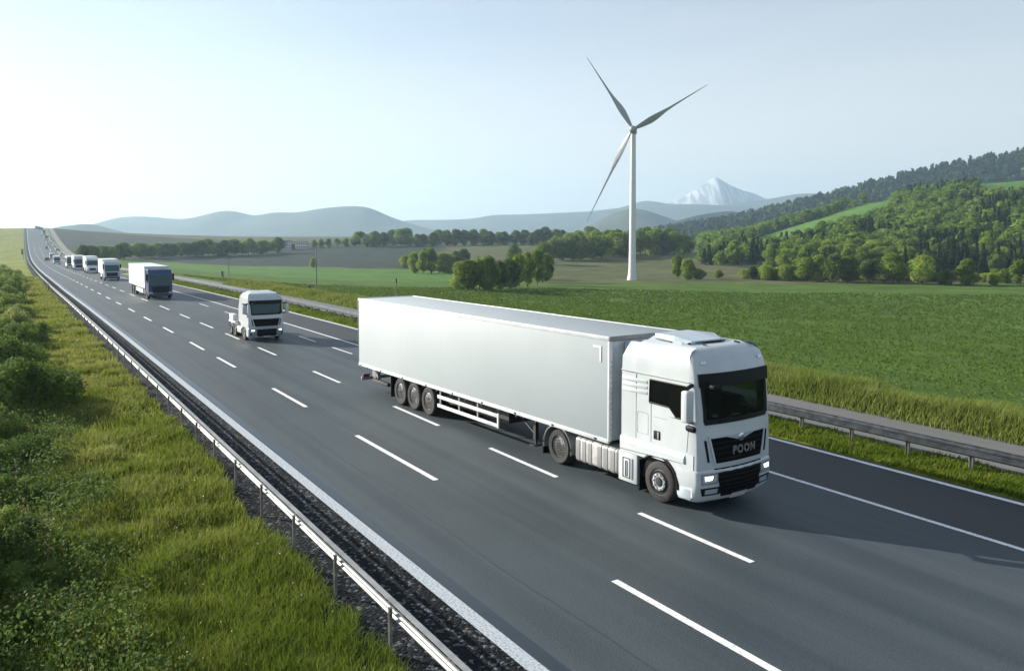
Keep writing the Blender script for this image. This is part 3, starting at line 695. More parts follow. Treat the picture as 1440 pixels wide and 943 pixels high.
# chassis, tank, gear
mb = MB(); mb.box(.75, .85, .8, 6.6, .62, .95); mb.box(WD-.85, WD-.75, .8, 6.6, .62, .95); mb.box(.5, WD-.5, 2.7, 3.3, .7, 1.05); mb.box(.62, 2.0, 4.7, 6.0, .95, 1.08)
mb.box(.15, WD-.15, .62, 2.6, .98, 1.1)
P_('chassis_frame', mb, M['chassis'], tr, None)
mb = MB(); mb.box(.5, WD-.5, 2.72, 3.05, 1.0, 2.9); P_('air_deflector', mb, M['chassis'], tr, None)
for x0, sg in ((0.04, 1), (WD-.04, -1)):
    a, b = sorted((x0, x0+sg*.66)); tk = MB().box(a, b, 2.80, 4.62, .30, .98, .10, 4); tank = P_('fuel_tank', tk, M['alu'], tr, 40)
    mb = MB()
    for y in (3.02, 3.3, 3.55, 3.95, 4.2, 4.45): mb.box(*sorted((x0-sg*.012, x0+sg*.67)), y-.022, y+.022, .29, .99, .10, 3)
    P_('tank_strap', mb, M['grey'], tank, 40)
    mg = MB(); arc = [(5.37+.64*math.cos(rad(a_)), .5+.62*math.sin(rad(a_))) for a_ in range(-10, 191, 10)]
    for (ya, za), (yb, zb_) in zip(arc[:-1], arc[1:]):
        mg.add([(x0-sg*.02, ya, za), (x0-sg*.02, yb, zb_), (x0+sg*.62, yb, zb_), (x0+sg*.62, ya, za)], [(0, 1, 2, 3)])
    mg.tube([(x0-sg*.02, y, z) for y, z in arc], .028, 6)
    P_('mudguard', mg, M['grey'], tr, 60)
    P_('mud_flap', MB().box(*sorted((x0, x0+sg*.6)), 6.08, 6.11, .16, .75), M['black'], tr, None)
    wheel(tr, x0+sg*.14, 1.30, .51, .30, -sg, front=True)
    wheel(tr, x0+sg*.30, 5.37, .51, .58, -sg)
# trailer
SF, SR, ZB, ZT = 3.16, 19.1, 1.12, 3.90
LX0, LX1 = 0.0, WD-.02
box = P_('trailer_box', MB().box(LX0, LX1, SF, SR, ZB, ZT, .025, 2), M['trailer'], tr, 40)
mb = MB(); mb.box(LX0-.012, LX0+.05, SF-.01, SR+.01, ZT-.09, ZT+.02, .01); mb.box(LX1-.05, LX1+.012, SF-.01, SR+.01, ZT-.09, ZT+.02, .01); mb.box(LX0+.05, LX1-.05, SR-.06, SR+.012, ZT-.08, ZT+.018)
P_('roof_rail', mb, M['whitetrim'], box)
mb = MB(); mb.box(LX0-.012, LX0+.06, SF-.012, SR+.01, ZB-.05, ZB+.07, .01); mb.box(LX1-.06, LX1+.012, SF-.012, SR+.01, ZB-.05, ZB+.07, .01); P_('bottom_rail', mb, M['whitetrim'], box)
P_('front_header', MB().box(LX0-.004, LX1+.004, SF-.05, SF+.02, ZT-.10, ZT+.022, .01), M['grey'], box)
mb = MB(); mb.box(LX0-.012, LX0+.12, SF-.045, SF+.03, ZB, ZT-.1, .03); mb.box(LX1-.12, LX1+.012, SF-.045, SF+.03, ZB, ZT-.1, .03); P_('corner_post', mb, M['whitetrim'], box)
P_('front_wall', MB().box(LX0+.13, LX1-.13, SF-.03, SF-.004, ZB+.05, ZT-.12), M['silver'], box, None)
P_('refrigeration_hood', MB().box(.5, 2.1, SF-.34, SF-.032, 3.0, 3.75, .06), M['white'], box)
mb = MB()
for z in np.arange(1.3, 3.4, .14): mb.lathe([(.0001, 0), (.014, .0), (.014, .012)], (LX0+.06, SF-.06, z), 'y', 8)
P_('rivet', mb, M['grey'], box)
mb = MB(); mb.box(LX0-.018, LX0-.002, SF+.28, SF+.62, 3.58, 3.64); mb.box(LX0-.018, LX0-.002, SF+.28, SF+.34, 3.22, 3.58); P_('reflective_mark', mb, M['whitetrim'], box, None)
mb = MB()
for y in (6.0, 9.0, 12.1, 15.2): P_('panel_seam', MB().box(LX0-.0012, LX0+.004, y-.002, y+.002, ZB+.08, ZT-.1), M['trailer'], box, None)

mb = MB()
for y in np.arange(SF+.5, SR, 1.9): mb.box(LX0-.02, LX0-.013, y-.05, y+.05, ZB-.03, ZB+.02)
P_('side_marker', mb, M['black'], box, None)
P_('rear_edge', MB().box(LX0-.014, LX1+.014, SR+.012, SR+.05, ZB-.05, ZT+.03, .01), M['grey'], box)
mb = MB(); mb.box(.72, .86, 4.7, SR-.3, .80, 1.08); mb.box(WD-.86, WD-.72, 4.7, SR-.3, .80, 1.08)
for y in np.arange(6.5, SR, 1.0): mb.box(.05, WD-.05, y-.04, y+.04, .99, 1.075)
mb.box(.4, WD-.4, 8.4, 12.6, .55, .98); 
P_('trailer_chassis', mb, M['chassis'], tr, None)
for x0, sg in ((0.06, 1), (WD-.06, -1)):
    mb = MB(); mb.box(*sorted((x0+sg*.3, x0+sg*.42)), 6.9, 7.02, .34, 1.0); mb.box(*sorted((x0+sg*.33, x0+sg*.39)), 6.93, 6.99, .2, .34); mb.box(*sorted((x0+sg*.2, x0+sg*.52)), 6.84, 7.08, .16, .2); mb.tube([(x0+sg*.36, 7.0, .5), (x0+sg*.36, 7.9, .98)], .03, 6)
    P_('landing_leg', mb, M['chassis'], tr, None)
    mb = MB()
    for z in (.50, .82): mb.box(*sorted((x0-sg*.02, x0+sg*.02)), 8.55, 12.42, z-.06, z+.06, .01)
    mb.box(*sorted((x0-sg*.025, x0+sg*.025)), 8.46, 8.55, .42, .90, .015)
    sgd = P_('side_guard', mb, M['whitetrim'], tr)
    mb = MB()
    for y in (9.8, 11.0, 12.3): mb.box(*sorted((x0+sg*.03, x0+sg*.08)), y-.04, y+.04, .45, 1.06)
    P_('guard_bracket', mb, M['grey'], sgd, None)
    for k, y in enumerate((13.12, 14.25, 15.36)): wheel(tr, x0+sg*.16, y, .52, .36, -sg)
    P_('mud_flap', MB().box(*sorted((x0, x0+sg*.4)), 16.18, 16.21, .18, 1.02), M['black'], tr, None)
    P_('wheel_screen', MB().box(*sorted((x0+sg*.36, x0+sg*.4)), 12.5, 16.15, .45, 1.05), M['black'], tr, None)
P_('mudguard', MB().box(.05, WD-.05, 12.5, 16.2, 1.03, 1.06), M['black'], tr, None)
ub = MB().box(.02, WD-.02, 18.85, 18.97, .46, .60, .015); ub.box(.5, .62, 18.3, 18.85, .50, 1.0); ub.box(WD-.62, WD-.5, 18.3, 18.85, .5, 1.0)
P_('underrun_bar', ub, M['grey'], tr)
mb = MB(); mb.box(.02, .32, 18.70, 18.84, .62, .74, .01); mb.box(WD-.32, WD-.02, 18.7, 18.84, .62, .74, .01); P_('tail_light', mb, flat('tail_lens', (.10, .03, .025), .3), tr)
P_('spare_carrier', MB().box(.06, .2, 16.5, 17.9, .52, .66, .01), M['chassis'], tr)

# the road tractor and the far traffic
def road_hit(px, py):
    d = ray(px, py); t = np.geomspace(20, 1500, 6000); x, y, z = d[0]*t, d[1]*t, CAMH+d[2]*t
    q, p = to_qp(x, y); b = z < zprof(q); i = int(np.argmax(b)) if b.any() else len(t)-1
    return float(x[i]), float(y[i]), float(zprof(q[i])), float(q[i])
def road_psi(q):
    a = to_xy(q-4., 12.); b = to_xy(q+4., 12.); return math.atan2(-(b[0]-a[0]), b[1]-a[1])
x, y, z, q = road_hit(350, 480.5)
tk = empty('road_tractor', (x, y, z), road_psi(q), 'white tractor unit with no trailer and a tank on its back', 'lorry')
tk.scale = (.87, .86, .76)
cab2, _ = build_cab(tk, 2.5, 2.15, M['white'], True, 'darkglass', M['silver'])
for c in list(cab2.children):
    if c.name.split('.')[0] in ('lettering', 'badge', 'badge_emblem', 'chrome_trim'): bpy.data.objects.remove(c)
for x0, sg in ((0., -1), (2.5, 1)):
    P_('lower_side', body_side(x0, sg, 2.2, 1.30, .68, 1.42), M['white'], cab2)
    wheel(tk, x0-sg*.14, 1.30, .51, .30, sg, front=True); wheel(tk, x0-sg*.30, 4.3, .51, .55, sg); wheel(tk, x0-sg*.30, 5.6, .51, .55, sg)
    P_('wheel_well', MB().prism([(1.30+.66*math.cos(rad(a)), .5+.66*math.sin(rad(a))) for a in range(0, 181, 10)], 'x', x0-sg*.10, x0-sg*.75), M['black'], cab2, None)
    mg = MB()
    for yc in (4.3, 5.6):
        arc = [(yc+.6*math.cos(rad(a_)), .5+.6*math.sin(rad(a_))) for a_ in range(20, 161, 10)]
        for (ya, za), (yb, zb_) in zip(arc[:-1], arc[1:]): mg.add([(x0-sg*.0, ya, za), (x0, yb, zb_), (x0-sg*.6, yb, zb_), (x0-sg*.6, ya, za)], [(0, 1, 2, 3)])
    P_('mudguard', mg, M['whitetrim'], tk, 50)
    P_('side_tank', MB().box(*sorted((x0-sg*.02, x0-sg*.6)), 2.3, 3.6, .4, .95, .1, 3), M['alu'], tk)
P_('side_fairing', MB().prism([(2.16, 1.4), (2.16, 3.75), (2.5, 3.6), (2.95, 2.6), (3.0, 1.4)], 'x', .02, .08), M['white'], cab2, None)
P_('side_fairing', MB().prism([(2.16, 1.4), (2.16, 3.75), (2.5, 3.6), (2.95, 2.6), (3.0, 1.4)], 'x', 2.42, 2.48), M['white'], cab2, None)
mb = MB(); mb.box(.75, .85, .8, 6.6, .62, .95); mb.box(1.65, 1.75, .8, 6.6, .62, .95); P_('chassis_frame', mb, M['chassis'], tk, None)
mb = MB(); mb.lathe([(.0001, -1.05), (.4, -1.05), (.52, -.98), (.52, .98), (.4, 1.05), (.0001, 1.05)], (1.25, 3.35, 1.6), 'x', 24); P_('air_tank', mb, M['silver'], tk, 40)
mb = MB(); mb.box(.1, 2.4, 4.6, 6.5, 1.02, 1.2, .03); mb.box(.12, .5, 5.2, 6.4, 1.2, 1.75, .06); mb.box(2.0, 2.38, 5.2, 6.4, 1.2, 1.75, .06); P_('rear_deck', mb, M['whitetrim'], tk)
mb = MB(); mb.lathe([(.0001, -1.0), (.25, -1.0), (.25, 1.0), (.0001, 1.0)], (1.25, 4.25, 1.35), 'x', 16); mb.tube([(.3, 2.7, 1.2), (.3, 2.75, 3.2)], .09, 8); P_('hose_reel', mb, M['chassis'], tk)

def far_lorry(px, py, Lb, label, boxm, cabm, facem, glassm, hb=3.7, Wd=2.5, bonnet=False, grp=None, name='box_lorry'):
    x, y, z, q = road_hit(px, py)
    r = empty(name, (x, y, z), road_psi(q), label, 'lorry', grp)
    h = hb-.1; t = Wd
    y0 = 1.1 if bonnet else 0
    prof = [(y0+.0, .45), (y0-.02, 1.5), (y0+.12, h-.55), (y0+.42, h-.12), (y0+.6, h-.05), (y0+1.9, h), (y0+1.9, .75), (y0+1.7, .45)]
    c = MB(); c.prism(prof, 'x', .05, t-.05); cb_ = c.build('cab', cabm, r)
    bv = cb_.modifiers.new('bevel', 'BEVEL'); bv.width = .06; bv.segments = 2
    MB().add([(.14, y0-.035, 1.55), (t-.14, y0-.035, 1.55), (t-.2, y0+.10, h-.62), (.2, y0+.10, h-.62), (.14, y0+.03, 1.55), (t-.14, y0+.03, 1.55), (t-.2, y0+.16, h-.62), (.2, y0+.16, h-.62)], [(0, 1, 2, 3), (4, 7, 6, 5), (0, 4, 5, 1), (1, 5, 6, 2), (2, 6, 7, 3), (3, 7, 4, 0)]).build('windscreen', M[glassm], cb_)
    if bonnet:
        MB().prism([(0, .5), (0, 1.15), (.25, 1.5), (1.15, 1.75), (1.15, .5)], 'x', .25, t-.25).build('bonnet', cabm, cb_)
        MB().box(.6, t-.6, -.03, .0, .65, 1.15).build('grille', M['black'], cb_)
    else:
        MB().box(.35, t-.35, -.04, .0, .75, 1.35).build('grille', M['black'], cb_)
    MB().box(.06, t-.06, -.08, .25, .35, .68, .05).build('bumper', facem, cb_)
    for s_ in (-1, 1):
        a = .1 if s_ < 0 else t-.1
        MB().box(*sorted((a, a-s_*.35)), -.1, -.05, .62, .82).build('headlight', M['lens'], cb_)
        a = .03 if s_ < 0 else t-.03
        MB().box(*sorted((a, a+s_*.2)), y0+.1, y0+.25, 2.0, 2.7, .03).build('mirror', M['black'], cb_)
        MB().box(*sorted((a+s_*-.03, a+s_*.028)), y0+.45, y0+1.3, 1.75, 2.55).build('side_window', M[glassm], cb_)
    bx = MB().box(0, t, y0+2.35, y0+2.35+Lb, 1.05, hb+.1, .03).build('cargo_box', boxm, r)
    MB().box(-.01, t+.01, y0+2.33, y0+2.36+Lb, hb+.02, hb+.12, .02).build('roof_rail', M['whitetrim'], bx)
    MB().box(.12, t-.12, y0+2.30, y0+2.345, 1.2, hb-.1).build('front_wall', facem, bx)
    c = MB(); c.box(.5, t-.5, y0+.4, y0+2.3+Lb, .55, 1.03); c.box(.1, t-.1, y0+2.5, y0+3.6, .45, .95); c.build('chassis_frame', M['chassis'], r)
    n2 = [y0+1.2, y0+2.0+Lb*.62, y0+2.0+Lb*.75]+([y0+2.0+Lb*.88] if Lb > 9 else [])
    for yy in n2:
        for s_ in (-1, 1): wheel(r, .18 if s_ < 0 else t-.18, yy, .5, .3, s_, detail=False)
    for s_ in (-1, 1):
        a = .02 if s_ < 0 else t-.02
        if Lb > 6: MB().box(*sorted((a, a-s_*.05)), y0+3.8, y0+1.4+Lb*.6, .5, .95).build('side_guard', M['whitetrim'], r)
    return r
far_lorry(208.5, 421.5, 12.5, 'white box lorry with dark blue cab, behind the tractor unit', M['cream'], M['navy'], M['navy'], 'darkglass', 3.3, 2.45)
far_lorry(146.5, 395, 8, 'short white box lorry with a tall blue glass front', M['cream'], M['silver'], M['navy'], 'darkglass', 3.3, 2.4)
far_lorry(122, 384.5, 8, 'bonneted white lorry following the short box lorry', M['cream'], M['whitetrim'], M['silver'], 'darkglass', 3.5, 2.4, True)
far_lorry(104.5, 380, 9, 'white box lorry with grey-blue front behind the bonneted lorry', M['cream'], M['silver'], M['silver'], 'darkglass', 3.5, 2.4)

def coach(px, py, L, h, label, name='coach', cat='coach', wd=2.4):
    x, y, z, q = road_hit(px, py); r = empty(name, (x, y, z), road_psi(q), label, cat)
    b = MB().prism([(0, .4), (-.04, 1.2), (.2, h-.3), (.4, h-.05), (L, h), (L, .4)], 'x', 0, wd).build('body', M['whitetrim'], r)
    bv = b.modifiers.new('bevel', 'BEVEL'); bv.width = .08; bv.segments = 2
    MB().prism([(-.06, 1.25), (.14, h-.6), (.2, h-.6), (.02, 1.25)], 'x', .12, wd-.12).build('windscreen', M['darkglass'], r)
    if h > 2.9: MB().box(.3, wd-.3, .02, .3, h-.42, h-.2).build('destination_panel', M['black'], r)
    MB().box(.3, wd-.3, -.06, .0, .7, 1.0).build('grille', M['black'], r)
    for s_ in (-1, 1):
        a = -.004 if s_ < 0 else wd+.004
        MB().box(*sorted((a, a-s_*.03)), .6, L-.4, 1.4, h-.5).build('side_window', M['darkglass'], r)
        MB().box(*sorted((.1 if s_ < 0 else wd-.1, .45 if s_ < 0 else wd-.45)), -.07, -.02, .72, .95).build('headlight', M['lens'], r)
        for yy in (1.2, L-1.6): wheel(r, .18 if s_ < 0 else wd-.18, yy, .42, .28, s_, detail=False)
    return r
def car(px, py, paint, label, grp=None, wd=1.8):
    x, y, z, q = road_hit(px, py); r = empty('car', (x, y, z), road_psi(q), label, 'car', grp)
    b = MB().prism([(0, .35), (0, .7), (.25, .85), (1.15, .98), (4.1, 1.0), (4.3, .8), (4.3, .35)], 'x', 0, wd).build('body', paint, r)
    bv = b.modifiers.new('bevel', 'BEVEL'); bv.width = .07; bv.segments = 2
    MB().prism([(1.05, .96), (1.75, 1.44), (3.2, 1.46), (4.0, .98)], 'x', .12, wd-.12).build('cabin', paint, r)
    MB().prism([(1.10, 1.03), (1.68, 1.42), (1.62, 1.43), (1.0, 1.03)], 'x', .2, wd-.2).build('windscreen', M['darkglass'], r)
    for s_ in (-1, 1):
        a = .11 if s_ < 0 else wd-.11
        MB().prism([(1.4, 1.03), (1.85, 1.38), (3.1, 1.40), (3.6, 1.03)], 'x', a, a+s_*-.02+s_*.03).build('side_window', M['darkglass'], r)
        MB().box(*sorted((.1 if s_ < 0 else wd-.1, .45 if s_ < 0 else wd-.45)), -.02, .05, .6, .75).build('headlight', M['lens'], r)
        for yy in (.85, 3.45): wheel(r, .12 if s_ < 0 else wd-.12, yy, .32, .22, s_, detail=False)
    return r
coach(94, 377, 9, 3.3, 'white coach with stacked dark windows in front of the far lorries')
coach(75.5, 371.5, 6, 2.9, 'boxy white van with dark windscreen, beside the dark car', 'van', 'van', 2.1)
dark = flat('dark_car_paint', (.02, .03, .05), .3, coat=.5); pale = flat('pale_car_paint', (.7, .72, .74), .3, coat=.4)
car(63, 367, dark, 'dark car at the foot of the climbing road, left of the white van')
car(84, 360, pale, 'white car at the roadside edge of the climbing road, above the van')
car(63.5, 350.5, dark, 'dark car halfway up the climbing road')
car(79, 353, dark, 'dark car close to the outer guardrail on the climb')
car(65, 345.5, pale, 'white car on the climb just above the dark one')
for i, (a, b) in enumerate([(66, 340), (63.5, 334.5), (73, 341)]): car(a, b, pale if i != 1 else dark, ['white car high on the climbing road in the middle lane', 'dark car near the top of the climbing road', 'white car high on the climb in the outer lane'][i])
for i, (a, b) in enumerate([(49.5, 322), (53.5, 323), (57, 324), (60, 328)]): coach(a, b, 5, 3.0, 'white van queueing at the crest of the climbing road', 'van', 'van', 2.2)['group'] = 'white vans at the crest of the hill'

for a, b in ((70.5, 357), (74, 347.5), (68.5, 342.5), (61.5, 338.5), (70, 337), (58.5, 331.5), (66.5, 333.5)): car(a, b, pale, 'small white car in the queue climbing the far road', 'white cars climbing the far road')
coach(70, 364, 5.5, 2.6, 'low white van just uphill of the boxy white van', 'van', 'van', 2.0)
# ------------------------------------------------------------------ wind turbine
tx, ty, tz = hit(889, 393.5)
k = ty/FPX
Hh = (393-184)*k
wt = empty('wind_turbine', (tx, ty, tz), 0, 'tall white three bladed wind turbine standing at the far edge of the crop field', 'wind turbine')
MB().lathe([(7.8*k, -1), (7.4*k, 0), (6.2*k, 6*k), (5.2*k, 16*k), (4.8*k, 40*k), (4.2*k, 120*k), (3.6*k, Hh-3*k), (.001, Hh-3*k)], (0, 0, 0), 'z', 32).build('tower', M['turbine'], wt, 40)
yaw = Matrix.Translation((0, 0, Hh)) @ Matrix.Rotation(rad(-14), 4, 'Z')
nb = MB().box(-4.2*k, 4.2*k, -7*k, 12*k, -5*k, 5.2*k, 2.2*k, 4, yaw); nb.build('nacelle', M['blade'], wt, 40)
hb_ = MB(); hb_.lathe([(.001, -15*k), (2.5*k, -14.4*k), (4.6*k, -12*k), (5.4*k, -8.5*k), (4.8*k, -6.8*k)], (0, 0, 0), 'y', 24); hb_.v = [tuple(yaw @ Vector(v)) for v in hb_.v]; hb_.build('hub', M['blade'], wt, 40)
for dx, dz in ((-64, 101), (100, 56), (-62, -126)):
    L = math.hypot(dx, dz); d = Vector((dx, 0, dz))/L; s_ = Vector((d.z, 0, -d.x)); n_ = Vector((0, 1, 0)); mb = MB(); st = 14; V = []; Fc = []
    for i in range(st+1):
        u = i/st; ch = 1.35*(2.2+4.4*math.exp(-((u-.24)/.16)**2)+1.6*(1-u)) if u > .06 else 3.4
        ch *= (1-.80*u**1.5); th_ = (2.3*(1-u)**1.3+.25); tw = rad(38*(1-u)**1.5+4); c = d*(3+u*(L-3))*k+n_*(-10*k+(-4*u*u)*k)
        e1 = s_*math.cos(tw)+n_*math.sin(tw); e2 = n_*math.cos(tw)-s_*math.sin(tw)
        for a, b in ((-.32, 0), (0, .5), (.68, .06), (.68, -.02), (0, -.5)): V.append(c+e1*a*ch*k+e2*b*th_*k)
    for i in range(st):
        for j in range(5): Fc.append((i*5+j, i*5+(j+1) % 5, (i+1)*5+(j+1) % 5, (i+1)*5+j))
    Fc += [(0, 1, 2, 3, 4), tuple(range(st*5, st*5+5))]
    V = [Vector(yaw @ v) for v in V]
    mb.add(V, Fc); mb.build('blade', M['blade'], wt, 50)

# ------------------------------------------------------------------ vegetation
M['leaf'] = leaf_mat('broadleaf', [(.2, (.11, .155, .020)), (.5, (.18, .265, .036)), (.8, (.31, .37, .065))], .22, .48)
M['leafd'] = leaf_mat('dark_broadleaf', [(.2, (.05, .085, .024)), (.5, (.10, .15, .034)), (.8, (.19, .25, .05))], .22, .4)
M['conifer'] = leaf_mat('conifer_needles', [(.25, (.014, .030, .013)), (.75, (.036, .060, .022))], .4, .1)
M['bush'] = leaf_mat('bush_leaf', [(.25, (.07, .12, .026)), (.5, (.14, .21, .04)), (.75, (.33, .36, .12))], 1.1, .42)
def leaf_cloud(rng, centers, radii, n, size, flat_=.0, squash=1.0, shell=.55):
    c = np.asarray(centers, float); r = np.asarray(radii, float)
    w = r**2; idx = rng.choice(len(c), n, p=w/w.sum())
    d = rng.normal(size=(n, 3)); d /= np.linalg.norm(d, axis=1)[:, None]
    rr = r[idx]*(shell+(1-shell)*rng.random(n)**.5)*(.85+.3*rng.random(n))
    pos = c[idx]+d*rr[:, None]*np.array([1, 1, squash])
    nrm = d*.8+rng.normal(size=(n, 3))*.6+np.array([0, 0, .3]); nrm /= np.linalg.norm(nrm, axis=1)[:, None]
    a = np.cross(nrm, rng.normal(size=(n, 3))); a /= np.linalg.norm(a, axis=1)[:, None]; b = np.cross(nrm, a)
    s = size*(.6+.8*rng.random(n))[:, None]
    V = np.stack([pos-a*s, pos-b*s*.6, pos+a*s, pos+b*s*.6], 1).reshape(-1, 3)
    return V, np.arange(4*n).reshape(n, 4)
def crown_geo(rng, h, w, n, leaf, kind):
    if kind == 'conifer':
        t = rng.random(n)**.7; z = h*(.06+.94*(1-t)); layer = .75+.25*np.cos(z/h*60); R = w/2*t*layer*(.35+.65*rng.random(n)**.4); a = rng.random(n)*6.2832
        pos = np.stack([R*np.cos(a), R*np.sin(a), z-R*.25], -1)
        nrm = np.stack([np.cos(a)*.5, np.sin(a)*.5, np.full(n, .8)], -1)+rng.normal(size=(n, 3))*.35; nrm /= np.linalg.norm(nrm, axis=1)[:, None]
        u = np.cross(nrm, rng.normal(size=(n, 3))); u /= np.linalg.norm(u, axis=1)[:, None]; b = np.cross(nrm, u); s = leaf*(.6+.8*rng.random(n))[:, None]
        V = np.stack([pos-u*s, pos-b*s*.5, pos+u*s, pos+b*s*.5], 1).reshape(-1, 3); return V, np.arange(4*n).reshape(n, 4)
    nl = {'round': 24, 'tall': 24, 'multi': 30, 'low': 20}[kind]
    base = {'round': .10, 'tall': .06, 'multi': .03, 'low': .02}[kind]
    cs, rs = [], []
    for i in range(nl):
        u = rng.random(); z = h*(base+(1-base)*(.12+.76*u)); prof = math.sin(math.pi*(.18+.74*u))
        rr = w/2*prof*.62*math.sqrt(rng.random()); a = rng.random()*6.2832
        cs.append((rr*math.cos(a), rr*math.sin(a), z)); rs.append(w*(.11+.16*rng.random())*(.62+.48*prof))
    return leaf_cloud(rng, cs, rs, n, leaf, squash=.9 if kind != 'tall' else 1.25)
def trunk_geo(rng, h, r, kind):
    mb = MB(); mb.tube([(0, 0, -.4), (.02*h*rng.normal(), .02*h*rng.normal(), h*.3), (.03*h*rng.normal(), .03*h*rng.normal(), h*(.6 if kind != 'conifer' else .9))], r, 7, r*.35)
    if kind != 'conifer':
        for i in range(5):
            a = rng.random()*6.28; z = h*(.25+.25*rng.random()); mb.tube([(0, 0, z), (h*.09*math.cos(a), h*.09*math.sin(a), z+h*.12), (h*.16*math.cos(a), h*.16*math.sin(a), z+h*.28)], r*.4, 5, r*.12)
    return mb
VAR = {}
def variant(key, h, w, n, leaf, kind, mat, seed):
    rng = np.random.default_rng(seed); V, F = crown_geo(rng, h, w, n, leaf, kind)
    tm = trunk_geo(rng, h, .028*h, kind).build('trunk', M['bark'], None, 60)
    co = np_mesh('crown', V, F, M[mat], tm)
    VAR[key] = (tm.data, co.data, h); bpy.data.objects.remove(co); bpy.data.objects.remove(tm)
for i in range(3): variant(f'round{i}', 10, 9+i*.6, 6500, .29, 'round', 'leaf', 100+i)
for i in range(2): variant(f'tall{i}', 12, 6.5, 6500, .29, 'tall', 'leaf', 120+i)
for i in range(2): variant(f'multi{i}', 10, 8.5, 6500, .29, 'multi', 'leaf', 140+i)
for i in range(2): variant(f'dark{i}', 10, 9, 6500, .29, 'multi', 'leafd', 160+i)
for i in range(2): variant(f'con{i}', 13, 5, 3200, .38, 'conifer', 'conifer', 180+i)
for i in range(2): variant(f'low{i}', 6, 7.5, 4200, .24, 'low', 'leaf', 200+i)
def tree(key, x, y, z, h, label, group=None, wide=1., name='tree', cat='tree'):
    tm, cm, h0 = VAR[key]; s = h/h0
    r = empty(name, (x, y, z-.1), random.random()*6.28, label, cat, group); r.scale = (s*wide, s*wide, s)
    for nm, me in (('trunk', tm), ('crown', cm)):
        o = bpy.data.objects.new(nm, me); COL.objects.link(o); o.parent = r
    return r
def tree_px(key, px, row, hpx, label, group=None, wide=1., **kw):
    x, y, z = hit(px, row); return tree(key, x, y, z, hpx*y/FPX, label, group, wide, **kw)
random.seed(11)
# clump in the middle of the field
mid = [(648, 407, 40, 'multi0'), (660, 408, 46, 'multi1'), (674, 408, 44, 'round0'), (688, 408, 48, 'multi0'), (702, 407, 42, 'dark0'), (716, 406, 45, 'dark1'), (730, 404, 50, 'tall0'), (742, 403, 52, 'tall1'), (755, 401, 54, 'tall0'), (763, 397, 44, 'multi1'), (768, 394, 30, 'multi0')]
ml = ['pale green tree at the leaf-heavy outer end of the field clump nearest the trailer', 'bushy tree second in the field clump, behind the trailer roof', 'rounded tree third along the clump standing in the crop field', 'dense tree in the middle of the crop field clump', 'darker tree just past the middle of the crop field clump', 'dark shaded tree between the round and the slender trees of the field clump', 'slender tree beginning the tall end of the field clump', 'tall slender tree second from the tall end of the field clump', 'tallest slender tree of the clump in the crop field', 'lower tree behind the tallest one of the field clump', 'small bushy tree closing the field clump on the turbine side']
for (a, b, h, kx), l in zip(mid, ml): tree_px(kx, a, b, h, l, 'trees of the clump in the crop field')
second = [(569, 376, 18, 'low0'), (583, 384, 30, 'multi0'), (594, 385, 34, 'tall0'), (607, 385, 38, 'tall1'), (618, 384, 30, 'multi1'), (628, 384, 28, 'low1'), (641, 378, 26, 'dark0'), (652, 376, 28, 'dark1'), (634, 384, 20, 'low0'), (600, 380, 32, 'multi0')]
for i, (a, b, h, kx) in enumerate(second): tree_px(kx, a, b, h, 'leafy tree in the small grove behind the trailer, beyond the field clump', 'trees of the small grove beyond the field clump')
tree_px('dark0', 722, 368, 25, 'lone round dark tree on the heath, between grove and turbine', wide=1.1)
tree_px('con0', 673, 370, 12, 'tiny dark conifer at the end of the small grove')
row2 = [(765, 372, 32), (778, 366, 30), (792, 366, 34), (806, 366, 36), (818, 365, 34), (832, 364, 32), (846, 364, 34), (862, 362, 36), (878, 362, 36), (900, 361, 36), (916, 360, 36), (932, 360, 34), (948, 360, 34), (812, 360, 34), (840, 359, 34), (870, 357, 34), (908, 356, 36), (940, 355, 34), (962, 359, 30), (800, 360, 32), (856, 357, 34), (924, 355, 34), (890, 357, 34), (828, 358, 34), (784, 361, 30)]
for a, b, h in row2: tree_px(random.choice(['round0', 'round1', 'multi0', 'multi1', 'dark0', 'round2']), a, b, h, 'broad tree in the belt of trees behind the wind turbine', 'belt of trees behind the wind turbine', 1.15)
line = [(505+11.5*i+random.uniform(-3, 3), 347-i*.16+random.uniform(-1, 1), random.uniform(17, 25)) for i in range(32)]
for a, b, h in line: tree_px(random.choice(['dark0', 'dark1', 'round1', 'multi0', 'dark0']), a, b, h, 'tree in the long far tree line along the top of the ploughed field', 'long far tree line above the ploughed field', 1.25)
lft = [(118+8.2*i+random.uniform(-3, 3), 365.5-i*.28+random.uniform(-1, 1), random.uniform(17, 24)) for i in range(34)]
for a, b, h in lft: tree_px(random.choice(['dark0', 'dark1', 'round0', 'round1', 'multi1']), a, b, h, 'tree in the hazy tree line behind the far lorries', 'hazy tree line behind the far lorries', 1.2)
for a, b, h in [(430, 349, 10), (442, 348, 11), (452, 348, 12), (462, 348, 13), (474, 347, 12), (486, 347, 13), (497, 346, 14), (412, 351, 8)]: tree_px(random.choice(['round0', 'multi0']), a, b, h, 'small pale tree between the pale flats and the dark tree line', 'small pale trees beside the flats', 1.2)
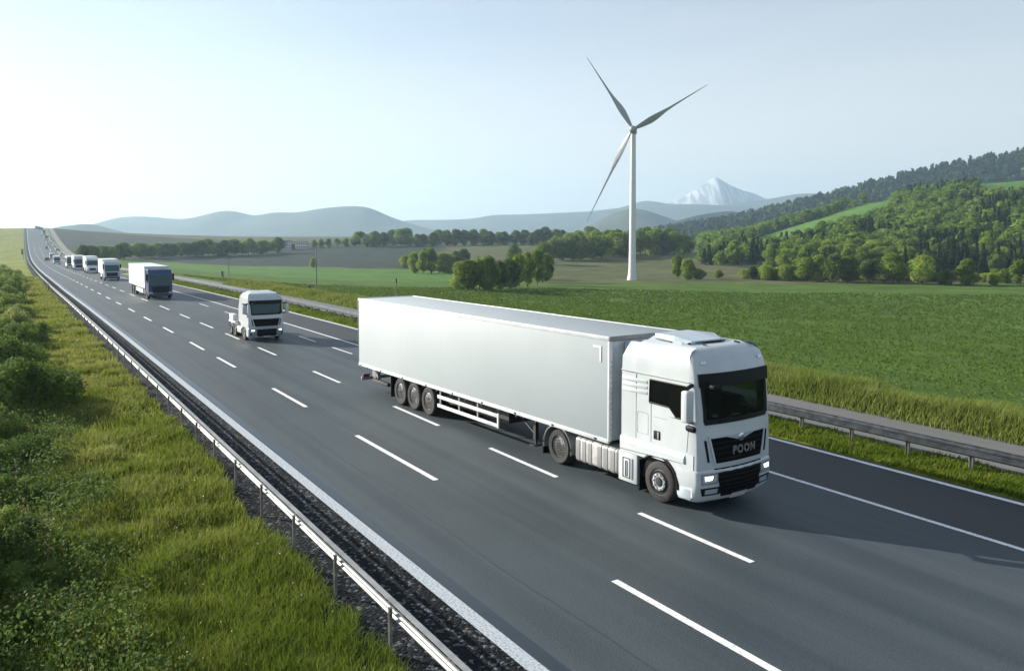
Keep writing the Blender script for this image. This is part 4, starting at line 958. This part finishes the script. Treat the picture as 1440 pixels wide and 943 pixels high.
front = [(952, 392, 36, 'tall0', 'slim pale young tree standing right beside the turbine foot'), (967, 393, 30, 'multi0', 'wider young tree next to the slim one by the turbine'), (984, 393, 16, 'low0', 'low dark bush at the foot of the young trees by the turbine'), (1010, 391, 12, 'low1', 'small lone bush on the heath, past the turbine trees'), (1077, 394, 22, 'low0', 'grey-green shrub between the lone bush and the wood edge'), (1106, 395, 22, 'low1', 'pale low tree just before the wood edge'), (1133, 396, 34, 'round0', 'first round tree of the wood edge by the field'), (1150, 396, 38, 'multi0', 'dense tree second along the wood edge'), (1172, 397, 40, 'dark0', 'dark round tree third along the wood edge'), (1192, 397, 40, 'multi1', 'shaded tree fourth along the wood edge'), (1222, 397, 34, 'dark1', 'dull olive tree fifth along the wood edge'), (1255, 398, 42, 'round1', 'large tree before the pale one at the wood edge'), (1296, 400, 42, 'round2', 'bright yellow-green bushy tree at the wood edge'), (1358, 401, 37, 'multi0', 'broad grey-green tree with wide crown at the wood edge'), (1434, 401, 36, 'round0', 'pale tree cut by the picture edge at the end of the field'), (1330, 400, 22, 'low1', 'low shrub between the bright bushy tree and the broad one'), (1398, 401, 18, 'low0', 'low shrub between the broad tree and the last pale tree')]
for a, b, h, kx, l in front: tree_px(kx, a, b, h, l, None, 1.1)
for i in range(34):
    a = 1050+12*i+random.uniform(-5, 5); tree_px(random.choice(['low0', 'low1', 'multi0', 'dark1']), a, 393.5+random.uniform(-2.5, .5)+(a-1050)*.012, random.uniform(11, 24), 'low shrub in the thicket along the foot of the wooded hillside', 'shrub thicket at the foot of the wooded hillside', random.uniform(1.1, 1.5), name='shrub', cat='shrub')
# wood on the slope: single trees, nearest first
random.seed(5); rngw = np.random.default_rng(5)
cand = []
for i in range(6000):
    px = rngw.uniform(985, 1700); Yw = 384+(860-384)*rngw.random()**1.15; x = (px-720)/FPX*Yw
    q, p = to_qp(np.array(x), np.array(Yw)); z = float(surf(q, p)); a, b = project(x, Yw, z); a, b = float(a), float(b)
    if float(hillA(np.array(x), np.array(Yw))) < .4 and Yw > 520: continue
    if poly_mask(np.array([a]), np.array([b]), MEADOW)[0] or poly_mask(np.array([a]), np.array([b]), MEADOW2)[0]: continue
    if any(poly_mask(np.array([a]), np.array([b-dd]), mm_)[0] for dd in (4, 8, 13) for mm_ in (MEADOW, MEADOW2)): continue
    if px < 1080 and Yw < 470: continue
    if px < 1120 and Yw < 400: continue
    cand.append((Yw, x, z, px, b))
kept = []; cell = {}
for c in cand:
    Yw, x, z, px, b = c; ok = True; ci = (int(x//6), int(Yw//6))
    for i in (-1, 0, 1):
        for j in (-1, 0, 1):
            for (xx, yy) in cell.get((ci[0]+i, ci[1]+j), []):
                if (xx-x)**2+(yy-Yw)**2 < 5.6**2: ok = False
    if ok: cell.setdefault(ci, []).append((x, Yw)); kept.append(c)
kept.sort()
inview = [c for c in kept if c[3] < 1450]; outview = [c for c in kept if c[3] >= 1450]
single = inview[:150]; rest = inview[150:]+outview
def wood_kind(px, Yw):
    r = random.random(); dz = float(vnoise(np.array(px/45.), np.array(Yw/60.), 77))
    if px > 1290 and dz > .45 or dz > .72: return random.choice(['con0', 'con1', 'con0', 'dark0'])
    return random.choice(['round0', 'round1', 'multi0', 'multi1', 'tall0', 'dark1', 'round2'])
for Yw, x, z, px, b in single:
    kx = wood_kind(px, Yw); cn = kx.startswith('con')
    tree(kx, x, Yw, z, random.uniform(8.5, 13)*(1.15 if cn else 1), 'dark pointed conifer among the trees of the wooded hillside' if cn else 'leafy tree on the lower slope of the wooded hillside', 'conifers on the wooded hillside' if cn else 'leafy trees on the wooded hillside', 1.05, 'conifer' if cn else 'tree')
def mass(name, pts, n, leaf, mats, seed, label=None):       # far wood read as one mass: every tree a clump of leaf faces
    rng = np.random.default_rng(seed); VV, FF, MI, o = [], [], [], 0
    lib = [crown_geo(np.random.default_rng(seed+i), 10, 8.5 if i < 4 else 4.5, n, leaf, ['round', 'multi', 'tall', 'round', 'conifer', 'conifer'][i]) for i in range(6)]
    for x, y, z, h, t in pts:
        V, F = lib[rng.integers(4, 6) if t else rng.integers(0, 4)]; s = h/10; a = rng.random()*6.28; ca, sa = math.cos(a), math.sin(a)
        w = s*rng.uniform(.95, 1.25)
        VV.append(np.stack([(V[:, 0]*ca-V[:, 1]*sa)*w+x, (V[:, 0]*sa+V[:, 1]*ca)*w+y, V[:, 2]*s+z-.3], -1)); FF.append(F+o); o += len(V); MI.append(np.full(len(F), t, np.int32))
    ob = np_mesh(name, np.concatenate(VV), np.concatenate(FF), mats); ob.data.polygons.foreach_set('material_index', np.concatenate(MI)); tag(ob, label, kind='stuff'); return ob
pts = []
for Yw, x, z, px, b in rest:
    kx = wood_kind(px, Yw); pts.append((x, Yw, z, random.uniform(8.5, 13), 1 if kx.startswith('con') else 0))
M['woodleaf'] = leaf_mat('wood_leaf', [(.25, (.075, .125, .018)), (.5, (.145, .23, .034)), (.75, (.27, .335, .06))], .06, .45, 0)
mass('hillside_wood', pts, 420, .75, [M['woodleaf'], M['conifer']], 31)

# ------------------------------------------------------------------ hills and mountains
def ridge(name, Y0, prof, depth, mat, rough=.06, seed=1, ext=True, base=-12, nv=26, jag=0., step=4):
    pxs = np.arange(prof[0][0], prof[-1][0]+1, step); rows = np.interp(pxs, [a for a, _ in prof], [b for _, b in prof])
    k_ = np.ones(7)/7; rows = np.convolve(np.pad(rows, 3, 'edge'), k_, 'valid') if not jag else rows
    X0 = (pxs-720)/FPX*Y0; Zt = CAMH+(330-rows)/FPX*Y0
    vs = np.linspace(-1, 1, nv); V = []
    U, Vv = np.meshgrid(np.arange(len(pxs)), vs, indexing='ij')
    Xg = X0[U]; Yg = Y0+Vv*depth
    Xg = Xg*(1+(Yg-Y0)/Y0*.35)
    sh = np.clip(1-np.abs(Vv)**1.25, 0, 1)
    nz_ = fbm(Xg/(depth*.5)+seed*3.1, Yg/(depth*.5), 5, seed)-.5
    Zg = base+(Zt[U]-base)*sh+nz_*rough*(Zt[U]-base)*2*np.abs(Vv)**.5*(1-Vv**8)
    n, m = U.shape; i = np.arange(n*m).reshape(n, m); F = np.stack([i[:-1, :-1], i[1:, :-1], i[1:, 1:], i[:-1, 1:]], -1).reshape(-1, 4)
    o = np_mesh(name, np.stack([Xg, Yg, Zg], -1).reshape(-1, 3), F, mat, smooth=True); tag(o, kind='structure')
    return (Xg, Yg, Zg, F)
mh = noise_mat('hill_cover', (.05, .065, .045), (.085, .10, .06), .004, .95, spec=.1)
mh2 = noise_mat('wooded_hill_cover', (.010, .024, .018), (.022, .042, .024), .01, .95, spec=.1)
mr_ = noise_mat('mountain_rock', (.25, .28, .32), (.52, .55, .58), 1.0, .9, spec=.1, stretch=(.03, .004, .0035), lo=.44, hi=.56)
ridge('hill', 4300, [(40, 345), (100, 330), (135, 318), (160, 307), (185, 304), (212, 304), (240, 307), (265, 308), (290, 302), (318, 295), (335, 297), (360, 304), (385, 298), (420, 299), (450, 293), (480, 290), (505, 289), (522, 291), (545, 303), (580, 315), (615, 324), (650, 331), (700, 345)], 700, mh, seed=2)
ridge('hill', 2300, [(55, 335), (80, 319), (100, 317), (127, 313.5), (150, 320), (175, 327), (205, 333), (240, 337), (300, 345)], 350, mh, seed=3)
ridge('hill', 1500, [(160, 350), (200, 340), (250, 334), (290, 331), (330, 332.5), (365, 334), (400, 339), (430, 346), (450, 352)], 220, mh2, seed=4)
ridge('mountain', 6000, [(480, 340), (540, 316), (575, 309), (630, 309), (670, 307), (690, 302), (740, 301), (780, 299), (830, 297), (860, 293), (900, 290), (960, 286), (1050, 290), (1200, 300)], 900, mh, seed=5)
ridge('mountain', 6300, [(760, 320), (840, 300), (880, 289), (905, 280), (925, 284), (940, 286), (980, 292), (1040, 285), (1080, 279), (1115, 272), (1140, 271), (1165, 273), (1230, 285), (1330, 300)], 800, mh, seed=6)
ridge('volcano', 6900, [(900, 300), (925, 291), (948, 283), (966, 273), (984, 261.5), (997, 253), (1005, 248.5), (1013, 253), (1026, 261), (1044, 268), (1060, 272), (1070, 277), (1100, 288), (1160, 302)], 700, mr_, rough=.035, seed=7, jag=1, step=2, nv=40)
ridge('hill', 3400, [(780, 345), (820, 322), (850, 305), (872, 295), (892, 292), (908, 295), (930, 303), (960, 313), (990, 324), (1030, 340)], 500, mh, seed=8)
ridge('hill', 2500, [(880, 345), (915, 326), (945, 312), (980, 302), (1012, 297), (1036, 297), (1056, 303), (1085, 312), (1130, 330)], 400, mh2, seed=9)
HB = ridge('hill', 1650, [(800, 350), (860, 340), (910, 331), (960, 323), (1000, 316), (1040, 309), (1085, 298), (1130, 287), (1170, 277), (1200, 269), (1240, 257), (1280, 247), (1330, 235), (1380, 227), (1440, 217), (1520, 205), (1700, 190), (2000, 180), (2400, 200)], 520, mh2, seed=10, rough=.05)
# wood covering the dark ridge
Xg, Yg, Zg, F = HB; rng = np.random.default_rng(3); pts = []
n, m = Xg.shape
for i in range(5200):
    u, v = rng.random()*(n-1.01), (rng.random()**.8)*(m*.56); a, b = int(u), int(v); fu, fv = u-a, v-b
    if 720+FPX*Xg[a, b]/Yg[a, b] > 1750: continue
    w = lambda G: G[a, b]*(1-fu)*(1-fv)+G[a+1, b]*fu*(1-fv)+G[a, b+1]*(1-fu)*fv+G[a+1, b+1]*fu*fv
    pts.append((w(Xg), w(Yg), w(Zg), rng.uniform(11, 18), 1 if rng.random() < .5 else 0))
M['ridgeleaf'] = leaf_mat('ridge_leaf', [(.25, (.014, .036, .02)), (.5, (.032, .066, .026)), (.75, (.10, .145, .034))], .01, .2, 0)
mass('ridge_wood', pts, 46, 2.3, [M['ridgeleaf'], M['conifer']], 51)

# ------------------------------------------------------------------ roadside bushes, undergrowth, grass
BV = []
for i in range(4):
    rng = np.random.default_rng(300+i); cs, rs = [], []
    for k_ in range(26):
        a = rng.random()*6.28; rr = 1.55*math.sqrt(rng.random()); z = (.35+1.35*rng.random())*(1-.35*rr/1.6); cs.append((rr*math.cos(a), rr*math.sin(a), z)); rs.append(.28+.3*rng.random())
    V, F = leaf_cloud(rng, cs, rs, 13000, .052, shell=.35)
    st = MB()
    for k_ in range(14):
        a = rng.random()*6.28; c = cs[k_]; st.tube([(c[0]*.2, c[1]*.2, -.2), (c[0]*.6, c[1]*.6, c[2]*.55), c], .03, 5, .008)
    so2 = st.build('stem', M['bark'], None, 60); co = np_mesh('foliage', V, F, M['bush']); BV.append((so2.data, co.data)); bpy.data.objects.remove(so2); bpy.data.objects.remove(co)
def bush(q, p, s, label, group=None, hs=1.):
    x, y = to_xy(q, p); x, y = float(x), float(y); sm, fm_ = random.choice(BV)
    r = empty('bush', (x, y, float(surf(np.array(q), np.array(p)))-.05), random.random()*6.28, label, 'bush', group); r.scale = (s, s, s*hs)
    for nm, me in (('stem', sm), ('foliage', fm_)): o = bpy.data.objects.new(nm, me); COL.objects.link(o); o.parent = r
    return r
random.seed(21)
bush(36.5, .7, 1.15, 'big rounded bush with pale leaf tips at the edge of the grass bank')
bush(37.5, -1.9, 1.1, 'wide bush beside the big rounded one, cut by the picture edge')
bush(57.5, 1.3, .9, 'dark bush throwing a long shadow on the grass bank, beyond the big rounded bush')
bush(52, .1, 1.0, 'grey-green bush between the big rounded bush and the dark one')
bush(46, -.2, 1.1, 'pale topped bush behind the big rounded one at the picture edge')
bush(66, .1, 1.0, 'bush behind the dark one with a level top')
bush(75, .9, .8, 'low bush midway along the scrub strip')
for q, p, s in ((60, -.8, 1.1), (84, -.2, 1.1), (95, .2, 1.1), (108, .6, 1.3), (122, .6, 1.3), (138, .8, 1.4), (70, -1, 1.2), (155, -.3, 1.5), (172, -.8, 1.6)): bush(q, p, s, 'dark scrub bush in the far row along the grass bank', 'far scrub bushes along the grass bank')
for q, p, s in ((27, .2, .6), (23.5, 0, .5), (31, -.6, .8), (20.5, -.3, .5), (17.5, .3, .38), (22.5, -4.6, 1.8), (18.5, -4, 1.6), (15.5, -3, 1.2)): bush(q, p, s, 'leafy bush in the shaded undergrowth below the grass bank', 'bushes in the shaded undergrowth')  # the three largest stand out of view, added to shade the lower bank

def grass_mat(name, stops, trans=.45): return leaf_mat(name, stops, .35, trans, 0, 'tone')
M['grass'] = grass_mat('grass_blade', [(.15, (.042, .085, .008)), (.45, (.088, .145, .014)), (.65, (.165, .205, .026)), (.9, (.30, .295, .09))])
M['weed'] = grass_mat('tall_weed', [(.15, (.07, .11, .022)), (.45, (.14, .185, .035)), (.7, (.23, .255, .07)), (.9, (.40, .39, .20))])
M['cropleaf'] = grass_mat('crop_leaf', [(.15, (.045, .088, .014)), (.5, (.092, .15, .024)), (.85, (.16, .22, .04))])
M['under'] = grass_mat('undergrowth_leaf', [(.15, (.035, .07, .018)), (.5, (.07, .125, .028)), (.85, (.18, .21, .06))])
def blades(name, q, p, hgt, wid, mat, seed, lean=.45, kind='stuff', lift=0., tone_add=None):
    rng = np.random.default_rng(seed); n = len(q); x, y = to_xy(q, p); z = surf(q, p)-.03+lift
    base = np.stack([x, y, z], -1); a = rng.random(n)*6.2832
    side = np.stack([np.cos(a), np.sin(a), np.zeros(n)], -1)*wid[:, None]*.5
    a2 = a+1.57+rng.normal(size=n)*.5
    ln = lean*(.4+rng.random(n)); bend = np.stack([np.cos(a2)*ln+.12, np.sin(a2)*ln-.08, np.zeros(n)], -1)*hgt[:, None]
    up = np.stack([np.zeros(n), np.zeros(n), hgt], -1)
    m1 = base+bend*.3+up*.55; tip = base+bend+up*(1-.25*ln)[:, None]
    V = np.stack([base-side, base+side, m1+side*.75, m1-side*.75, tip], 1).reshape(-1, 3)
    i = np.arange(n)*5
    T = np.concatenate([np.stack([i, i+1, i+2], -1), np.stack([i, i+2, i+3], -1), np.stack([i+3, i+2, i+4], -1)])
    tone = np.clip(rng.normal(.5, .22, n)+(0 if tone_add is None else tone_add), 0, 1)
    o = np_mesh(name, V, T, mat, attrs={'tone': ('FACE', 'FLOAT', np.tile(tone, 3))}); tag(o, kind=kind); return o
rng = np.random.default_rng(77)
qq, pp = [], []
for q0, q1, dens in ((4, 12, 900), (12, 20, 850), (20, 30, 520), (30, 45, 300), (45, 70, 150), (70, 110, 70), (110, 180, 25)):
    n = int((q1-q0)*12*dens); qq.append(rng.uniform(q0, q1, n)); pp.append(rng.uniform(-7, 5.0, n))
q = np.concatenate(qq); p = np.concatenate(pp)
clump = fbm(q*.9, p*.9, 3, 50); keep = (rng.random(len(q)) < .35+1.3*(clump-.3)) & (p < 4.68+.5*fbm(q*1.3, p*0, 2, 51))
keep &= ~((p < 1.2) & (rng.random(len(q)) < .45))
q, p, clump = q[keep], p[keep], clump[keep]; r = np.hypot(*to_xy(q, p))
blades('grass', q, p, (.12+.34*clump)*(1+.4*rng.random(len(q))), .010+.0011*np.maximum(r-10, 0), M['grass'], 1, tone_add=.15+.36*np.clip((q-18)/26, 0, 1)+.25*(fbm(q*.35, p*.5, 3, 91)-.5))  # blades turn paler and yellower farther along the bank, with random patches
# flower specks and seed heads in the bank
n = 1500; qf = rng.uniform(6, 60, n); pf = rng.uniform(-3, 4.6, n); x, y = to_xy(qf, pf); z = surf(qf, pf)+rng.uniform(.2, .5, n)
V, F = leaf_cloud(rng, np.stack([x, y, z], -1), np.full(n, .01), n, .016, shell=1); tag(np_mesh('wildflowers', V, F, flat('petal', (.62, .62, .5), .6)), kind='stuff')
# verge between shoulder and guardrail
n = 60000; q = 4+170*rng.random(n)**1.9; p = rng.uniform(21.42, 23.5, n); r = np.hypot(*to_xy(q, p))
blades('verge_grass', q, p, (.10+.26*fbm(q*1.1, p*1.1, 3, 52)), .010+.0009*r, M['grass'], 2)
# tall weeds beyond the path
n = 75000; q = 2+120*rng.random(n)**1.6; p = 26.9+5.6*rng.random(n)**1.1; r = np.hypot(*to_xy(q, p))
blades('tall_weeds', q, p, (.5+.85*fbm(q*.5, p*.5, 3, 53))*np.clip((p-26.6)/1.6, .25, 1), .010+.0009*r, M['weed'], 3, .3)
# undergrowth beside the bank
n = 9000; q = 7+60*rng.random(n)**1.3; p = -5+6.8*rng.random(n)**.85+(fbm(q*.4, q*0, 2, 61)-.5)*2; x, y = to_xy(q, p); hh = (.15+.75*fbm(q*.6, p*.6, 3, 54))*np.clip((3.2-p)/2, .25, 1); z = surf(q, p)+hh*rng.random(n)
n2 = 190000; V, F = leaf_cloud(rng, np.stack([x, y, z], -1), .14+.24*rng.random(n), n2, .036, shell=.2)
tag(np_mesh('undergrowth', V, F, M['under'], attrs={'tone': ('FACE', 'FLOAT', rng.random(len(F)))}), kind='stuff')
# crop: plants in rows
rows_p = np.arange(32.6, 330, .75); QQ, PP = [], []
for rp in rows_p:
    d0 = 200+60*0; m_ = rng.uniform(-60, 190, int(250/.42)) if rp < 70 else rng.uniform(-80, 200, int(280/(.42+.004*(rp-70))))
    QQ.append(m_); PP.append(np.full(len(m_), rp)+rng.normal(0, .07, len(m_)))
q = np.concatenate(QQ); p = np.concatenate(PP); x, y = to_xy(q, p); ppx_, ppy_ = project(x, y, surf(q, p))
ok = (y > 12) & (ppx_ > -150) & (ppx_ < 1750) & (y < 250) & (rng.random(len(q)) < np.clip(90/y, .25, 1)) & (fbm(q/5, p/5, 2, 70) > .22)
q, p, x, y = q[ok], p[ok], x[ok], y[ok]; n = len(q); z = surf(q, p)+.10
V, F = leaf_cloud(rng, np.stack([x, y, z], -1), .10+.0007*y, min(6*n, 450000), .052, shell=.2); 
s_ = np.hypot(V[:, 0], V[:, 1]); Vc = V.reshape(-1, 4, 3); cen = Vc.mean(1, keepdims=True); dist = np.hypot(cen[..., 0], cen[..., 1])[..., None]; V = (cen+(Vc-cen)*(.7+.012*dist)).reshape(-1, 3)
tag(np_mesh('crop_plants', V, F, M['cropleaf'], attrs={'tone': ('FACE', 'FLOAT', rng.random(len(F)))}), kind='stuff')
# tall flowering stalks in the undergrowth
for i, (px, row, hpx) in enumerate([(32, 765, 70), (64, 800, 75), (20, 690, 45)]):
    x, y, z = hit(px, row); h = hpx*y/FPX; rg = np.random.default_rng(500+i); r = empty('stalk_plant', (x, y, z), 0, 'tall pale seed stalk rising from the shaded undergrowth', 'wild plant', 'tall seed stalks in the undergrowth')
    MB().tube([(0, 0, -.1), (.03, 0, h*.5), (.08, .02, h)], .009, 5, .004).build('stem', M['bark'], r)
    zz = np.linspace(.45, 1, 12)*h; V, F = leaf_cloud(rg, np.stack([.03+.05*zz/h, 0*zz, zz], -1), np.full(12, .03)+.06*rg.random(12), 60, .016); np_mesh('blossom', V, F, leaf_mat('seed_head', [(.3, (.2, .19, .1)), (.7, (.34, .31, .2))], 3, .3), r)

# ------------------------------------------------------------------ poles, markers, building
def pole(name, px, row, hpx, label, cat, head=None):
    x, y, z = hit(px, row); k = y/FPX; h = hpx*k; r = empty(name, (x, y, z), 0, label, cat)
    MB().lathe([(.10, -.2), (.10, h*.1), (.06, h), (.0001, h)], (0, 0, 0), 'z', 10).build('pole', M['post'], r, 40)
    if head == 'lamp':
        MB().box(-.9*k, .9*k, -.7*k, .7*k, h-.5*k, h+6*k, .3*k).build('camera_head', M['chassis'], r); MB().tube([(0, 0, h), (1.6*k, 0, h-2*k)], .05, 6).build('bracket', M['post'], r)
    if head == 'arm':
        MB().tube([(0, 0, h), (2.5*k, 0, h+.6*k)], .05, 6).build('arm', M['post'], r); MB().box(1.4*k, 3.6*k, -.5*k, .5*k, h+.2*k, h+.9*k, .05).build('lamp_head', M['grey'], r)
    if head == 'sensor':
        MB().box(-2.4*k, -.8*k, -.4*k, .4*k, h-8*k, h, .03).build('sensor_box', M['chassis'], r); MB().tube([(-3*k, 0, h-.5*k), (3*k, 0, h-1*k)], .05, 6).build('crossbar', M['grey'], r)
    return r
pole('camera_mast', 557.5, 423, 26, 'short mast with dark camera head behind the trailer roof', 'mast', 'lamp')
pole('lamp_post', 445, 411, 66, 'thin tall lamp post beside the service path, next to the round tree', 'lamp post', 'arm')
pole('lamp_post', 322, 393, 38, 'thin lamp post by the service path, left of the tractor unit', 'lamp post', 'arm')
pole('sensor_post', 437, 418, 18, 'low post with dark sensor box in front of the thin tall lamp post', 'post', 'sensor')
pole('sensor_post', 314, 393, 12, 'small dark marker post in the green strip above the tractor unit', 'post', 'sensor')
pole('marker_post', 33, 365, 15, 'thin dark stake on the grass bank by the climbing road', 'post', 'sensor')
pole('marker_post', 68, 411, 13, 'pale reflector stake on the near grass bank below the far lorries', 'post')
tree_px('round1', 441, 377, 15, 'small ball shaped tree beside the tall lamp post', None, .85)
def block(px, row, wpx, hpx, nw, nf, label, flatroof=True):
    x, y, z = hit(px, row); k = y/FPX; w, h = wpx*k, hpx*k; r = empty('apartment_block', (x, y, z), rad(12), label, 'building')
    MB().box(-w/2, w/2, 0, w*.4, -1, h).build('wall', M['plaster'], r); MB().box(-w/2-.3, w/2+.3, -.3, w*.4+.3, h, h+.6).build('roof', M['rooftile'], r)
    for i in range(nw):
        for j in range(nf):
            cx = -w/2+w*(i+.5)/nw; cz = h*(j+.55)/nf; f_ = MB().box(cx-w/nw*.3, cx+w/nw*.3, -.06, .02, cz-h/nf*.28, cz+h/nf*.28).build('window', M['whitetrim'], r); MB().box(cx-w/nw*.24, cx+w/nw*.24, -.09, -.062, cz-h/nf*.22, cz+h/nf*.22).build('pane', M['pane'], f_)
    return r
block(400, 351, 18, 12, 6, 3, 'pale block of flats nearest the hazy tree line')
block(421, 350, 22, 9.5, 7, 2, 'lower pale block of flats beside the taller one')

# ------------------------------------------------------------------ air
hz = bpy.data.materials.new('haze_air'); hz.use_nodes = True; nt = hz.node_tree; nt.nodes.remove(nt.nodes['Principled BSDF'])
pv = nt.nodes.new('ShaderNodeVolumePrincipled'); pv.inputs['Color'].default_value = (.55, .78, 1.0, 1); pv.inputs['Density'].default_value = 1.55e-4; pv.inputs['Anisotropy'].default_value = .35
nt.links.new(pv.outputs[0], nt.nodes['Material Output'].inputs['Volume'])
ho = MB().box(-9000, 9000, -3500, 9500, -30, 530).build('haze', hz); tag(ho, kind='stuff')
